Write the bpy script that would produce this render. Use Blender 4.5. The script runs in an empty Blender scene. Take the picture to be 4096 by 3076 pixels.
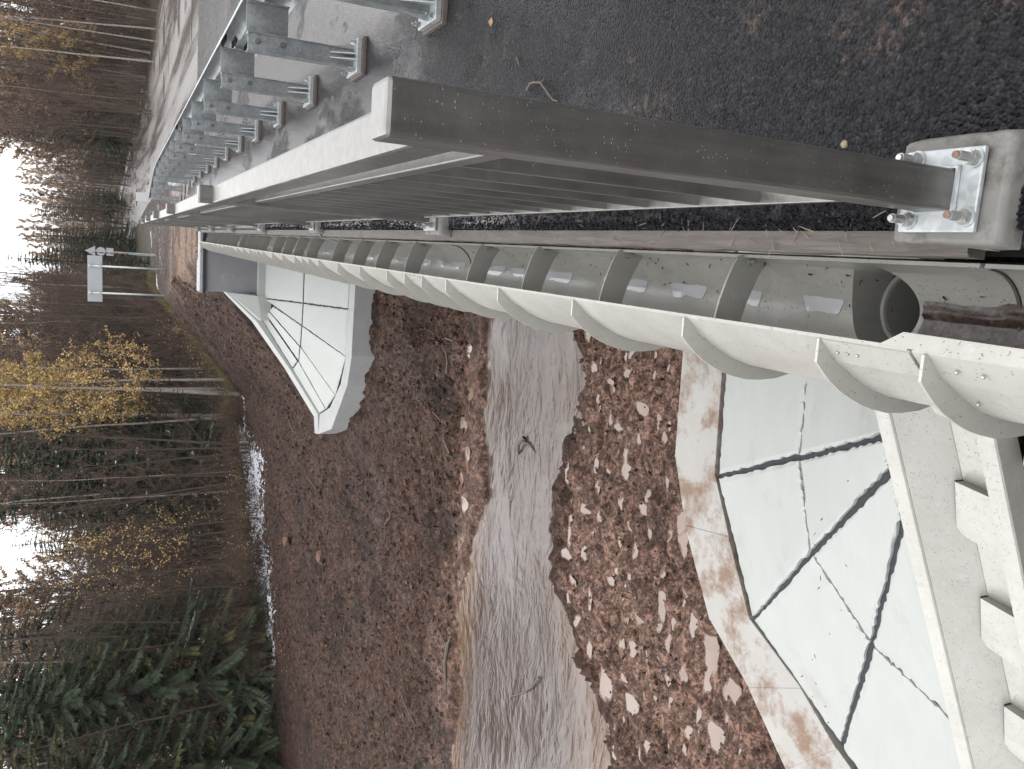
import bpy, bmesh, math, random
import numpy as np
from mathutils import Matrix, Vector
random.seed(7)
rng = np.random.default_rng(11)
SC = bpy.context.scene
COL = SC.collection

# ------------------------------------------------------------------ camera
H = 1.45                                   # eye above the railing base plates (z = 0)
F = 3300.0 / 4096.0                        # focal length / sensor width
PITCH, YAW = math.radians(25.37), math.radians(9.63)
fw = Vector((-math.sin(YAW)*math.cos(PITCH), math.cos(YAW)*math.cos(PITCH), -math.sin(PITCH)))
rt = Vector((math.cos(YAW), math.sin(YAW), 0))
up = rt.cross(fw)
cam = bpy.data.cameras.new('camera')
cam.sensor_fit = 'HORIZONTAL'; cam.sensor_width = 36.0; cam.lens = 36.0*F
cam.clip_start = 0.05; cam.clip_end = 2000
cam_o = bpy.data.objects.new('camera', cam); COL.objects.link(cam_o)
M = Matrix(((-up.x, rt.x, -fw.x, 0), (-up.y, rt.y, -fw.y, 0), (-up.z, rt.z, -fw.z, H), (0, 0, 0, 1)))
cam_o.matrix_world = M                     # the phone was held sideways: world up points to picture left
SC.camera = cam_o
SC.render.resolution_x, SC.render.resolution_y = 1024, 769

# ------------------------------------------------------------------ sky, sun, exposure
SUN_EL, SUN_AZ = math.radians(42), math.radians(-35)
W = bpy.data.worlds.new('World'); SC.world = W; W.use_nodes = True
nt = W.node_tree; bg = nt.nodes['Background']
sky = nt.nodes.new('ShaderNodeTexSky'); sky.sky_type = 'NISHITA'; sky.sun_disc = False
sky.sun_elevation = SUN_EL; sky.sun_rotation = SUN_AZ; sky.air_density = 1.0; sky.dust_density = 4.0
hs = nt.nodes.new('ShaderNodeHueSaturation'); hs.inputs['Saturation'].default_value = 0.12
mx = nt.nodes.new('ShaderNodeMix'); mx.data_type = 'RGBA'; mx.inputs[0].default_value = 0.86
tcw = nt.nodes.new('ShaderNodeTexCoord'); sxyz = nt.nodes.new('ShaderNodeSeparateXYZ'); mrg = nt.nodes.new('ShaderNodeMapRange')
mrg.inputs['From Min'].default_value = 0.0; mrg.inputs['From Max'].default_value = 1.0; mrg.inputs['To Min'].default_value = 9.6; mrg.inputs['To Max'].default_value = 19.0
cmb = nt.nodes.new('ShaderNodeCombineColor'); cmb.mode = 'HSV'; cmb.inputs[0].default_value = .60; cmb.inputs[1].default_value = .035
nt.links.new(tcw.outputs['Generated'], sxyz.inputs[0]); nt.links.new(sxyz.outputs[2], mrg.inputs[0]); nt.links.new(mrg.outputs[0], cmb.inputs[2])
nt.links.new(cmb.outputs[0], mx.inputs[7])           # standard overcast sky: brighter overhead than at the horizon
nt.links.new(sky.outputs[0], hs.inputs['Color']); nt.links.new(hs.outputs[0], mx.inputs[6])
nt.links.new(mx.outputs[2], bg.inputs[0]); bg.inputs[1].default_value = 0.115
sun = bpy.data.lights.new('sun', 'SUN'); sun.energy = 0.5; sun.angle = math.radians(110); sun.color = (1, .97, .93)
sun_o = bpy.data.objects.new('sun', sun); COL.objects.link(sun_o)
sd = Vector((math.sin(SUN_AZ)*math.cos(SUN_EL), math.cos(SUN_AZ)*math.cos(SUN_EL), math.sin(SUN_EL)))
sun_o.rotation_euler = sd.to_track_quat('Z', 'Y').to_euler()
SC.view_settings.view_transform = 'Standard'; SC.view_settings.look = 'None'
SC.view_settings.exposure = 0.9; SC.view_settings.gamma = 1.0; SC.view_settings.use_curve_mapping = False
SC.cycles.use_adaptive_sampling = True; SC.cycles.adaptive_threshold = .02
SC.cycles.volume_bounces = 0; SC.cycles.max_bounces = 4; SC.cycles.diffuse_bounces = 2; SC.cycles.glossy_bounces = 2
SC.cycles.transparent_max_bounces = 4; SC.cycles.caustics_reflective = False; SC.cycles.caustics_refractive = False

# ------------------------------------------------------------------ helpers: materials
class NT:
    K = .54                                # base colours are set for a picture exposed 0.9 stops up
    def __init__(s, name, k=None):
        s.k = NT.K if k is None else k; s.m = bpy.data.materials.new(name); s.m.use_nodes = True; s.t = s.m.node_tree
        s.b = s.t.nodes['Principled BSDF']; s._co = None
    def n(s, typ, **kw):
        x = s.t.nodes.new('ShaderNode'+typ)
        for k, v in kw.items():
            if k.startswith('i_'):
                key = k[2:]; key = int(key) if key.isdigit() else key
                x.inputs[key].default_value = v
            else: setattr(x, k, v)
        return x
    def l(s, a, b): s.t.links.new(a, b)
    def co(s, kind='Object', scale=None):
        tc = s.n('TexCoord'); o = tc.outputs[kind]
        if scale:
            mp = s.n('Mapping'); mp.inputs['Scale'].default_value = scale; s.l(o, mp.inputs[0]); o = mp.outputs[0]
        return o
    def noise(s, scale, detail=4, rough=.55, vec=None, dist=0):
        x = s.n('TexNoise'); x.inputs['Scale'].default_value = scale; x.inputs['Detail'].default_value = detail
        x.inputs['Roughness'].default_value = rough; x.inputs['Distortion'].default_value = dist
        if vec is not None: s.l(vec, x.inputs['Vector'])
        return x.outputs['Fac']
    def vor(s, scale, vec=None, out='Distance', feature='F1', rand=1.0):
        x = s.n('TexVoronoi', feature=feature); x.inputs['Scale'].default_value = scale; x.inputs['Randomness'].default_value = rand
        if vec is not None: s.l(vec, x.inputs['Vector'])
        return x.outputs[out]
    def ramp(s, fac, stops, interp='LINEAR'):
        x = s.n('ValToRGB'); e = x.color_ramp.elements; x.color_ramp.interpolation = interp
        while len(e) < len(stops): e.new(.5)
        for k, (p, c) in enumerate(stops):
            e[k].position = p; e[k].color = (c, c, c, 1) if isinstance(c, (int, float)) else (*[q*s.k for q in c], 1)
        s.l(fac, x.inputs[0]); return x.outputs[0]
    def mix(s, fac, a, b, mode='MIX'):
        x = s.n('Mix', data_type='RGBA', blend_type=mode)
        for sock, v in ((x.inputs[0], fac), (x.inputs[6], a), (x.inputs[7], b)):
            if isinstance(v, (int, float)): sock.default_value = v if sock is x.inputs[0] or sock == x.inputs[0] else (v, v, v, 1)
            elif isinstance(v, tuple): sock.default_value = (*[q*s.k for q in v[:3]], 1)
            else: s.l(v, sock)
        return x.outputs[2]
    def math(s, op, a, b=None, clamp=False):
        x = s.n('Math', operation=op, use_clamp=clamp)
        for sock, v in ((x.inputs[0], a), (x.inputs[1], b)):
            if v is None: continue
            if isinstance(v, (int, float)): sock.default_value = v
            else: s.l(v, sock)
        return x.outputs[0]
    def bump(s, h, strength=.5, dist=.01, prev=None):
        x = s.n('Bump'); x.inputs['Strength'].default_value = strength; x.inputs['Distance'].default_value = dist
        s.l(h, x.inputs['Height'])
        if prev is not None: s.l(prev, x.inputs['Normal'])
        return x.outputs[0]
    def fin(s, col=None, rough=None, metal=None, nrm=None, spec=None, coat=None):
        B = s.b.inputs
        for key, v in (('Base Color', col), ('Roughness', rough), ('Metallic', metal), ('Specular IOR Level', spec), ('Coat Weight', coat)):
            if v is None: continue
            if isinstance(v, (int, float)): B[key].default_value = v
            elif isinstance(v, tuple): B[key].default_value = (*v, 1)
            else: s.l(v, B[key])
        if nrm is not None: s.l(nrm, B['Normal'])
        return s.m

def m_simple(name, c, rough=.7, metal=0.0, var=.15, scale=8.0, spec=None):
    t = NT(name); n = t.noise(scale, 5, .6, t.co())
    a = tuple(max(0, v*(1-var)) for v in c); b = tuple(min(1, v*(1+var)) for v in c)
    return t.fin(t.ramp(n, [(.3, a), (.7, b)]), rough, metal, spec=spec)

def m_asphalt():
    t = NT('asphalt_wet', .5); co = t.co()
    big = t.noise(.9, 6, .65, t.co('Object', (1.0, .45, 1)))
    sx = t.n('SeparateXYZ'); t.l(co, sx.inputs[0]); low = t.n('MapRange', interpolation_type='SMOOTHSTEP'); low.inputs[1].default_value = 2.6; low.inputs[2].default_value = 6.0; low.inputs[4].default_value = .15; t.l(sx.outputs[1], low.inputs[0])
    pud = t.ramp(t.math('ADD', big, low.outputs[0]), [(.54, 0.0), (.62, 1.0)])        # rain water stands towards mid-span
    fine = t.noise(55, 6, .7, co); agg = t.vor(95, co)
    col = t.ramp(fine, [(.3, (.008, .008, .011)), (.6, (.022, .022, .026)), (.74, (.075, .072, .074))])
    dirt = t.math('MULTIPLY', t.ramp(t.noise(2.3, 6, .7, co), [(.53, 0.0), (.66, 1.0)]), t.ramp(t.noise(34, 5, .7, co), [(.46, 0.0), (.58, 1.0)]))
    col = t.mix(dirt, col, (.16, .105, .08))
    specks = t.ramp(t.vor(38, co), [(.0, 1.0), (.06, 0.0)])
    sp2 = t.math('MULTIPLY', specks, t.ramp(t.noise(60, 2, .5, co), [(.62, 0.0), (.66, 1.0)]))
    col = t.mix(sp2, col, (.35, .33, .30))
    r = t.ramp(t.noise(5, 5, .6, co), [(.3, .22), (.7, .55)]); r = t.mix(pud, r, .07)
    agc = t.n('RGBToBW'); t.l(t.vor(95, co, 'Color'), agc.inputs[0]); col = t.mix(1.0, col, t.ramp(agc.outputs[0], [(.2, .45), (.8, 1.9)]), 'MULTIPLY')
    h = t.math('ADD', t.math('ADD', t.math('MULTIPLY', agg, -.9), t.math('MULTIPLY', fine, .35)), t.math('MULTIPLY', t.vor(55, co), t.ramp(t.noise(3, 3, .6, co), [(.35, -.3), (.65, -1.5)])))
    h2 = t.math('MULTIPLY', h, t.ramp(pud, [(0, 1.0), (1, .10)]))
    nb = t.bump(h2, 1.0, .022, None)
    return t.fin(col, r, nrm=nb, spec=t.mix(pud, .22, .5))

def m_galv(name='galvanised_steel', c=(.37, .39, .40), rough=.40, metal=.6):
    t = NT(name, .72); co = t.co()
    sp = t.vor(60, co, 'Color'); spg = t.n('RGBToBW'); t.l(sp, spg.inputs[0])
    n = t.noise(9, 6, .65, co)
    a = tuple(v*.72 for v in c); b = tuple(min(1, v*1.25) for v in c)
    col = t.mix(.55, t.ramp(spg.outputs[0], [(.2, a), (.8, b)]), t.ramp(n, [(.3, a), (.7, b)]))
    return t.fin(col, t.ramp(n, [(.3, rough-.1), (.7, rough+.12)]), metal)

def m_railing():
    t = NT('railing_steel_wet', .50); co = t.co()
    n = t.noise(6, 6, .65, co); n2 = t.noise(3, 4, .6, t.co('Object', (12, 12, 1)))
    col = t.mix(.5, t.ramp(n, [(.3, (.27, .258, .24)), (.7, (.42, .408, .388))]), t.ramp(n2, [(.3, (.24, .23, .215)), (.7, (.46, .448, .43))]))
    dr = t.ramp(t.vor(150, co), [(.0, 1.0), (.22, 0.0)]); dm = t.math('MULTIPLY', dr, t.ramp(t.noise(60, 2, .5, co), [(.52, 0.0), (.6, 1.0)]))
    return t.fin(col, t.ramp(n, [(.3, .30), (.7, .46)]), .8, t.bump(t.math('ADD', dm, t.math('MULTIPLY', t.noise(18, 5, .7, t.co('Object', (1, .35, 1))), .8)), .55, .003), spec=.5)

def m_gutter():
    t = NT('gutter_composite'); co = t.co()
    n = t.noise(5, 6, .6, co)
    col = t.ramp(n, [(.3, (.53, .515, .465)), (.7, (.61, .595, .545))])
    st = t.ramp(t.noise(22, 7, .8, co), [(.56, 0.0), (.66, .75)])
    col = t.mix(st, col, (.66, .65, .63)); run = t.ramp(t.noise(6, 6, .7, t.co('Object', (3, 1, .6))), [(.56, 0.0), (.78, .4)]); col = t.mix(run, col, (.36, .335, .295))
    dr = t.ramp(t.vor(120, co), [(.0, 1.0), (.3, 0.0)]); dm = t.math('MULTIPLY', dr, t.ramp(t.noise(45, 2, .5, co), [(.5, 0.0), (.58, 1.0)]))
    sp = t.math('MULTIPLY', t.ramp(t.vor(26, co), [(.0, 1.0), (.07, 0.0)]), t.ramp(t.noise(20, 2, .5, co), [(.6, 0.0), (.64, 1.0)]))
    col = t.mix(sp, col, (.08, .07, .06))
    return t.fin(col, .3, nrm=t.bump(dm, .9, .004), spec=.45)

def m_concrete(name, a, b, dirt=None, dirt_amt=(.55, .7), dscale=4.0, rough=.75, streak=None, specks=True):
    t = NT(name); co = t.co()
    n = t.noise(3.5, 7, .65, co)
    col = t.ramp(n, [(.25, a), (.75, b)])
    if streak:
        s2 = t.noise(4, 5, .6, t.co('Object', streak)); col = t.mix(.22, col, t.ramp(s2, [(.3, tuple(v*.86 for v in a)), (.7, b)]))
    if dirt:
        d = t.ramp(t.noise(dscale, 8, .72, co), [(dirt_amt[0], 0.0), (dirt_amt[1], 1.0)]); col = t.mix(d, col, dirt)
    if specks:
        sp = t.math('MULTIPLY', t.ramp(t.vor(9, co), [(.0, 1.0), (.045, 0.0)]), t.ramp(t.noise(7, 2, .5, co), [(.55, 0.0), (.58, 1.0)]))
        col = t.mix(sp, col, (.1, .09, .085))
    return t.fin(col, rough, nrm=t.bump(t.noise(40, 6, .7, co), .25, .004))

def m_wood():
    t = NT('weathered_wood'); co = t.co('Object', (14, 1.0, 14)); n = t.noise(5, 7, .7, co, .6)
    col = t.ramp(n, [(.25, (.05, .04, .032)), (.55, (.115, .095, .08)), (.8, (.20, .18, .16))])
    return t.fin(col, .62, nrm=t.bump(n, .5, .004))

def m_ground():
    t = NT('muddy_ground', .62); co = t.co()
    at = t.n('Attribute', attribute_name='tint'); sn = t.n('Attribute', attribute_name='cover')
    sep = t.n('SeparateColor'); t.l(sn.outputs['Color'], sep.inputs[0])
    n1 = t.noise(1.2, 8, .7, co); n2 = t.noise(9, 8, .75, co); n3 = t.noise(34, 6, .75, co)
    k = t.math('ADD', t.math('MULTIPLY', n2, .55), t.math('MULTIPLY', n3, .45))
    shade = t.ramp(k, [(.40, .12), (.5, .8), (.59, 2.7)])
    col = t.mix(1.0, at.outputs['Color'], shade, 'MULTIPLY')
    lighter = t.ramp(n1, [(.56, 0.0), (.74, .28)]); col = t.mix(lighter, col, (.19, .125, .10))
    st = t.math('MULTIPLY', t.ramp(t.vor(22, co), [(.0, 1.0), (.2, 0.0)]), t.ramp(t.noise(9, 3, .6, co), [(.58, 0.0), (.66, 1.0)]))
    col = t.mix(t.math('MULTIPLY', st, .45), col, (.36, .29, .25))
    smask = t.math('GREATER_THAN', t.math('ADD', sep.outputs[0], t.math('MULTIPLY', t.math('SUBTRACT', t.noise(5.5, 6, .7, co), .5), 1.5)), .62)
    col = t.mix(smask, col, (.80, .83, .88))
    wet = t.ramp(t.noise(3.1, 5, .6, co), [(.4, .55), (.65, .85)])
    wet = t.mix(sep.outputs[1], wet, .30)
    h = t.math('ADD', n2, t.math('MULTIPLY', n3, .5))
    return t.fin(col, wet, nrm=t.bump(h, 1.0, .09), spec=.16)

def m_river():
    t = NT('river_water_muddy', .35); co = t.co('Object', (.5, 1.0, 1.0))
    n = t.noise(2.0, 6, .55, co, 2.2); n2 = t.noise(9, 4, .6, t.co('Object', (.6, 1, 1)), 1.5); n3 = t.noise(.8, 4, .6, t.co()); sh = t.n('Attribute', attribute_name='shallow')
    col = t.ramp(n3, [(.35, (.14, .098, .084)), (.65, (.175, .132, .117))]); col = t.mix(sh.outputs['Fac'], col, t.ramp(n3, [(.4, (.25, .135, .06)), (.6, (.27, .165, .115))]))
    calm = t.ramp(t.noise(.9, 4, .6, t.co('Object', (.6, 1, 1))), [(.38, .25), (.62, 1.0)]); h = t.math('MULTIPLY', t.math('ADD', n, t.math('MULTIPLY', n2, .25)), calm)
    return t.fin(col, .05, nrm=t.bump(h, .6, .06), spec=.34)

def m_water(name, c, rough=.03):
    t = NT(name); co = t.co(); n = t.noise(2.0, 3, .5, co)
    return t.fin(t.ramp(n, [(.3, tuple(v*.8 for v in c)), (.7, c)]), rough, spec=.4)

def m_puddle():
    t = NT('puddle_water'); co = t.co(); n = t.noise(1.1, 4, .6, co); at = t.n('Attribute', attribute_name='depth')
    col = t.ramp(n, [(.36, (.18, .106, .074)), (.5, (.27, .17, .122)), (.64, (.29, .21, .168))])
    al = t.ramp(t.math('ADD', at.outputs['Fac'], t.math('MULTIPLY', t.math('SUBTRACT', t.noise(24, 4, .6, co), .5), .6)), [(.15, 0.0), (.75, 1.0)])
    t.l(al, t.b.inputs['Alpha'])
    return t.fin(col, .04, nrm=t.bump(t.noise(7, 3, .5, co), .06, .02), spec=.45)

def m_sediment():
    t = NT('brown_sediment'); co = t.co(); n = t.noise(16, 7, .75, co); n2 = t.noise(60, 4, .6, co)
    col = t.ramp(n, [(.34, (.30, .27, .24)), (.44, (.10, .06, .045)), (.56, (.05, .028, .022)), (.66, (.16, .12, .10)), (.74, (.42, .41, .39))])
    return t.fin(col, t.ramp(n2, [(.3, .12), (.7, .5)]), nrm=t.bump(n, .4, .004), spec=.5)

def m_bark(name, a, b, mark=None):
    t = NT(name); co = t.co('Object', (6, 6, 1.2)); n = t.noise(3, 6, .7, co)
    col = t.ramp(n, [(.3, a), (.7, b)])
    if mark:
        mk = t.ramp(t.noise(2.2, 5, .7, t.co('Object', (1.3, 1.3, 7))), [(.56, 0.0), (.62, 1.0)]); col = t.mix(mk, col, mark)
    return t.fin(col, .9, spec=.15)

def m_leaf(name, a, b, rough=.7):
    t = NT(name); geo = t.n('NewGeometry'); col = t.ramp(geo.outputs['Random Per Island'], [(.0, a), (1.0, b)])
    return t.fin(col, rough, spec=.2)

MT = dict(
    asphalt=m_asphalt(), galv=m_galv(), rail=m_railing(), gutter=m_gutter(),
    plate=m_galv('galvanised_plate', (.44, .46, .47), .42, .35), bolt=m_galv('zinc_bolt', (.50, .50, .48), .34, .7),
    darkbolt=m_galv('dull_bolt', (.20, .21, .22), .4, .6),
    rust=m_simple('rust', (.26, .15, .10), .85, var=.4, scale=40), rustplate=m_simple('rusty_plate', (.17, .13, .11), .8, var=.3, scale=20),
    plinth=m_concrete('grout_pad', (.15, .142, .13), (.27, .258, .238), (.085, .073, .062), (.50, .66), 9, .6),
    slab=m_concrete('white_paving_concrete', (.525, .54, .515), (.58, .595, .57), (.43, .41, .37), (.56, .80), 1.6, streak=(1, 14, 3)),
    kerb=m_concrete('dirty_white_kerb', (.45, .42, .385), (.53, .515, .485), (.27, .17, .115), (.47, .60), 2.4),
    kerbfar=m_concrete('grey_white_kerb', (.38, .38, .38), (.50, .50, .485), (.27, .23, .20), (.62, .8), 3.0, streak=(1, 1, 26)),
    wall=m_concrete('abutment_concrete', (.27, .27, .295), (.34, .34, .365), (.46, .46, .48), (.58, .7), 2.0, streak=(9, 1, 1.5)),
    cap=m_concrete('wall_cap_concrete', (.38, .39, .41), (.48, .49, .51), (.07, .07, .08), (.54, .64), 6),
    bitumen=m_simple('bitumen', (.018, .018, .024), .55, var=.5, scale=60),
    joint=m_simple('joint_bitumen', (.026, .026, .034), .8, var=.5, scale=45),
    wood=m_wood(), ground=m_ground(), river=m_river(),
    puddle=m_puddle(), pale_strip=m_water('glossy_white', (.95, .95, .97), .08), crumb=m_simple('asphalt_crumb', (.014, .014, .018), .85, var=.5, scale=60, spec=.2),
    sediment=m_sediment(),
    birch=m_bark('birch_bark', (.36, .31, .275), (.56, .49, .44), (.07, .06, .055)),
    bark=m_bark('grey_brown_bark', (.09, .068, .058), (.155, .12, .105)),
    darkbark=m_bark('dark_bark', (.035, .028, .024), (.07, .055, .048)),
    twig=m_simple('bare_twigs', (.14, .094, .074), .95, var=.25, scale=3, spec=.1),
    needle=m_leaf('spruce_needles', (.036, .055, .034), (.10, .135, .072)),
    needle2=m_leaf('yellowish_spruce_needles', (.09, .10, .036), (.20, .205, .085)),
    yleaf=m_leaf('yellow_birch_leaves', (.55, .36, .12), (.88, .62, .27)),
    oleaf=m_leaf('pale_orange_needles', (.56, .39, .23), (.80, .59, .38)),
    rleaf=m_leaf('rusty_leaves', (.16, .085, .05), (.34, .19, .10)),
    snow=m_simple('snow', (.83, .86, .90), .8, var=.03, scale=4),
    grass=m_leaf('dead_grass', (.10, .075, .03), (.26, .22, .09)),
    sign=m_simple('sign_back', (.58, .61, .645), .5, .2, var=.05, scale=3), signpost=m_galv('sign_post', (.52, .56, .57), .45, .3),
    white=m_simple('white_paint', (.78, .79, .80), .5, var=.04, scale=4),
    orange=m_simple('orange_paint', (.55, .22, .05), .6), black=m_simple('black_paint', (.02, .02, .02), .6),
    stone=m_simple('pale_stone', (.36, .29, .20), .8, var=.3, scale=30), clod=m_leaf('earth_clod', (.03, .015, .010), (.19, .108, .075), .8),
    stick=m_simple('wet_stick', (.13, .095, .07), .7, var=.4, scale=20), straw=m_simple('pale_straw', (.24, .17, .12), .8, var=.3, scale=20),
    leafy=m_leaf('fallen_leaf', (.35, .2, .09), (.5, .3, .14)), inner=m_simple('outlet_inner', (.34, .33, .31), .35, var=.1, scale=5),
)

# ------------------------------------------------------------------ helpers: meshes and objects
def obj(name, V, Fa, mat, parent=None, smooth=False, kind=None):
    me = bpy.data.meshes.new(name)
    me.from_pydata([tuple(map(float, v)) for v in V], [], [tuple(map(int, f)) for f in Fa])
    if smooth: me.polygons.foreach_set('use_smooth', [True]*len(me.polygons))
    me.materials.append(MT[mat] if isinstance(mat, str) else mat)
    o = bpy.data.objects.new(name, me); COL.objects.link(o)
    if parent is not None: o.parent = parent
    if kind: o['kind'] = kind
    return o
def link(name, me, parent=None, loc=(0, 0, 0), rz=0.0, sc=1.0):
    o = bpy.data.objects.new(name, me); COL.objects.link(o); o.parent = parent; o.location = loc
    o.rotation_euler = (0, 0, rz); o.scale = (sc, sc, sc) if not isinstance(sc, tuple) else sc
    return o
def thing(name, label, cat, loc=(0, 0, 0), group=None):
    o = bpy.data.objects.new(name, None); COL.objects.link(o); o.location = loc; o.empty_display_size = .1
    return tag(o, label, cat, group)
def tag(o, label, cat, group=None):
    o['label'] = label; o['category'] = cat
    if group: o['group'] = group
    return o
def struct(o): o['kind'] = 'structure'; return o
class B:
    """collects boxes, prisms and tubes for one mesh"""
    def __init__(s): s.v = []; s.f = []
    def add(s, V, Fa):
        k = len(s.v); s.v += [tuple(v) for v in V]; s.f += [tuple(i+k for i in f) for f in Fa]; return s
    def box(s, x0, x1, y0, y1, z0, z1):
        V = [(x, y, z) for z in (z0, z1) for y in (y0, y1) for x in (x0, x1)]
        return s.add(V, [(0, 2, 3, 1), (4, 5, 7, 6), (0, 1, 5, 4), (2, 6, 7, 3), (0, 4, 6, 2), (1, 3, 7, 5)])
    def rbox(s, x0, x1, y0, y1, z0, z1, r=.006):
        """box with bevelled edges"""
        bm = bmesh.new(); bmesh.ops.create_cube(bm, size=1)
        for v in bm.verts: v.co = Vector(((x0+x1)/2+v.co.x*(x1-x0), (y0+y1)/2+v.co.y*(y1-y0), (z0+z1)/2+v.co.z*(z1-z0)))
        bmesh.ops.bevel(bm, geom=bm.edges[:], offset=r, segments=2, affect='EDGES', profile=.5)
        bm.verts.index_update(); V = [tuple(v.co) for v in bm.verts]; Fa = [tuple(v.index for v in f.verts) for f in bm.faces]; bm.free()
        return s.add(V, Fa)
    def prism(s, poly, t0, t1, axis='y'):
        """polygon in (x,z) extruded along y, in (x,y) along z, or (y,z) along x"""
        n = len(poly)
        def P(a, b, t): return {'y': (a, t, b), 'z': (a, b, t), 'x': (t, a, b)}[axis]
        V = [P(a, b, t0) for a, b in poly]+[P(a, b, t1) for a, b in poly]
        return s.add(V, [tuple(range(n))[::-1], tuple(range(n, 2*n))]+[(i, (i+1) % n, n+(i+1) % n, n+i) for i in range(n)])
    def strip(s, A, Bq, t0, t1):
        """band between two polylines in (x,z), extruded along y"""
        n = len(A); V = [(a, t, b) for t in (t0, t1) for L in (A, Bq) for a, b in L]; Fa = []
        for i in range(n-1):
            Fa += [(i, i+1, n+i+1, n+i), (2*n+i, 3*n+i, 3*n+i+1, 2*n+i+1), (i, 2*n+i, 2*n+i+1, i+1), (n+i, n+i+1, 3*n+i+1, 3*n+i)]
        Fa += [(0, n, 3*n, 2*n), (n-1, 3*n-1, 4*n-1, 2*n-1)]
        return s.add(V, Fa)
    def tube(s, pts, rad, sides=6, cap=True):
        pts = [Vector(p) for p in pts]; n = len(pts)
        rad = [rad]*n if isinstance(rad, (int, float)) else rad
        V = []; Fa = []
        for i, p in enumerate(pts):
            d = (pts[min(i+1, n-1)]-pts[max(i-1, 0)]).normalized()
            a = d.cross(Vector((0, 0, 1)) if abs(d.z) < .9 else Vector((1, 0, 0))).normalized(); b = d.cross(a)
            for k in range(sides):
                t = 2*math.pi*k/sides; V.append(tuple(p+(a*math.cos(t)+b*math.sin(t))*rad[i]))
        for i in range(n-1):
            for k in range(sides):
                k2 = (k+1) % sides; Fa.append((i*sides+k, i*sides+k2, (i+1)*sides+k2, (i+1)*sides+k))
        if cap: Fa += [tuple(range(sides))[::-1], tuple(range((n-1)*sides, n*sides))]
        return s.add(V, Fa)
    def ngon(s, cx, cy, r, z0, z1, n=6, rot=0.0):
        return s.prism([(cx+r*math.cos(2*math.pi*k/n+rot), cy+r*math.sin(2*math.pi*k/n+rot)) for k in range(n)], z0, z1, 'z')
    def obj(s, name, mat, parent=None, **kw): return obj(name, s.v, s.f, mat, parent, **kw)
    def mesh(s, name, mat):
        me = bpy.data.meshes.new(name); me.from_pydata(s.v, [], s.f); me.materials.append(MT[mat]); return me

# value noise (numpy)
_perm = rng.random((256, 256))
def vnoise(x, y):
    xi = np.floor(x).astype(int); yi = np.floor(y).astype(int); fx = x-xi; fy = y-yi
    fx = fx*fx*(3-2*fx); fy = fy*fy*(3-2*fy)
    g = lambda a, b: _perm[a % 256, b % 256]
    return (g(xi, yi)*(1-fx)+g(xi+1, yi)*fx)*(1-fy)+(g(xi, yi+1)*(1-fx)+g(xi+1, yi+1)*fx)*fy
def fbm(x, y, oct=4, gain=.55):
    s = 0; a = 1; t = 0
    for k in range(oct): s = s+a*vnoise(x*2**k+17.3*k, y*2**k+9.1*k); t += a; a *= gain
    return s/t-.5
def sstep(a, b, x): t = np.clip((x-a)/(b-a), 0, 1); return t*t*(3-2*t)

# ------------------------------------------------------------------ terrain
RF = np.array([(-40, 16.0), (-20, 13.6), (-9.24, 12.65), (-7.43, 12.71), (-5.49, 12.56), (-4.53, 12.38), (-3.87, 12.0), (-2.97, 12.26), (-1, 12.49), (20, 12.6)])
RN = np.array([(-40, 8.0), (-12, 7.2), (-6.12, 7.76), (-5.31, 8.26), (-4.85, 8.65), (-4.27, 9.44), (-3.22, 9.51), (-2.13, 9.32), (-.91, 9.45), (20, 9.4)])
RIVER_Z = -4.0
CTRL = np.array([  # x, y, z measured in the place
 (2, 15, -3.7), (-1, 17.0, -3.48), (-3, 16.8, -3.5), (-5.2, 19, -3.5), (-5.2, 22, -3.35), (-2, 14.5, -3.75), (-6, 15.5, -3.7),
 (-9, 17, -3.55), (-9, 24, -3.2), (-5.4, 34.4, -2.75), (-8.4, 33.9, -2.9), (-11.7, 31.2, -3.0), (-13, 27.3, -3.0), (-17.2, 26.6, -3.0),
 (-13, 20, -3.3), (-20, 20, -3.4), (-30, 25, -2.9), (-16, 36, -2.3), (-10, 42, -2.0), (-26, 40, -1.9), (-40, 40, -1.2), (-20, 60, -.2), (-45, 70, 1.5),
 (-8, 60, -.3), (0, 90, 1.5), (-20, 100, 3), (20, 100, 2.5), (20, 60, .3), (14, 45, -.3), (30, 45, .2), (16, 30, -1.2), (30, 20, -1.5), (40, 80, 2), (0, 150, 5), (-60, 120, 5), (60, 140, 5),
 (2, 12, -4.0), (2, 8, -3.85), (-1, 6.1, -3.48), (-3, 6.0, -3.5), (-3.6, 5.0, -3.45), (-4.2, 4.2, -3.4), (-5.5, 5.5, -3.7), (-7, 5.5, -3.7), (-5.5, 2.5, -3.4), (-10, 4, -3.4),
 (-20, 5, -3.2), (-40, 5, -3), (-40, 20, -3), (-8, -5, -3.2), (8, 5, -3.4), (10, 15, -3.5), (10, -10, -3), (-20, -10, -3), (-3, 8, -3.82), (-6, 10.5, -4.3), (0, 11, -4.35), (-12, 10.5, -4.3), (5, 11, -4.3)])
def _tps(P, c):
    def K(r2): return np.where(r2 > 0, r2*np.log(r2+1e-12), 0)
    n = len(P); A = np.zeros((n+3, n+3)); d2 = ((P[:, None, :2]-P[None, :, :2])**2).sum(-1)
    A[:n, :n] = K(d2)+np.eye(n)*8.0; A[:n, n] = 1; A[:n, n+1:] = P[:, :2]; A[n, :n] = 1; A[n+1:, :n] = P[:, :2].T
    w = np.linalg.solve(A, np.r_[P[:, 2], 0, 0, 0])
    def f(x, y):
        s = w[n]+w[n+1]*x+w[n+2]*y
        for k in range(n): s = s+w[k]*K((x-P[k, 0])**2+(y-P[k, 1])**2)
        return s
    return f
_base = _tps(CTRL, 0)
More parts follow.
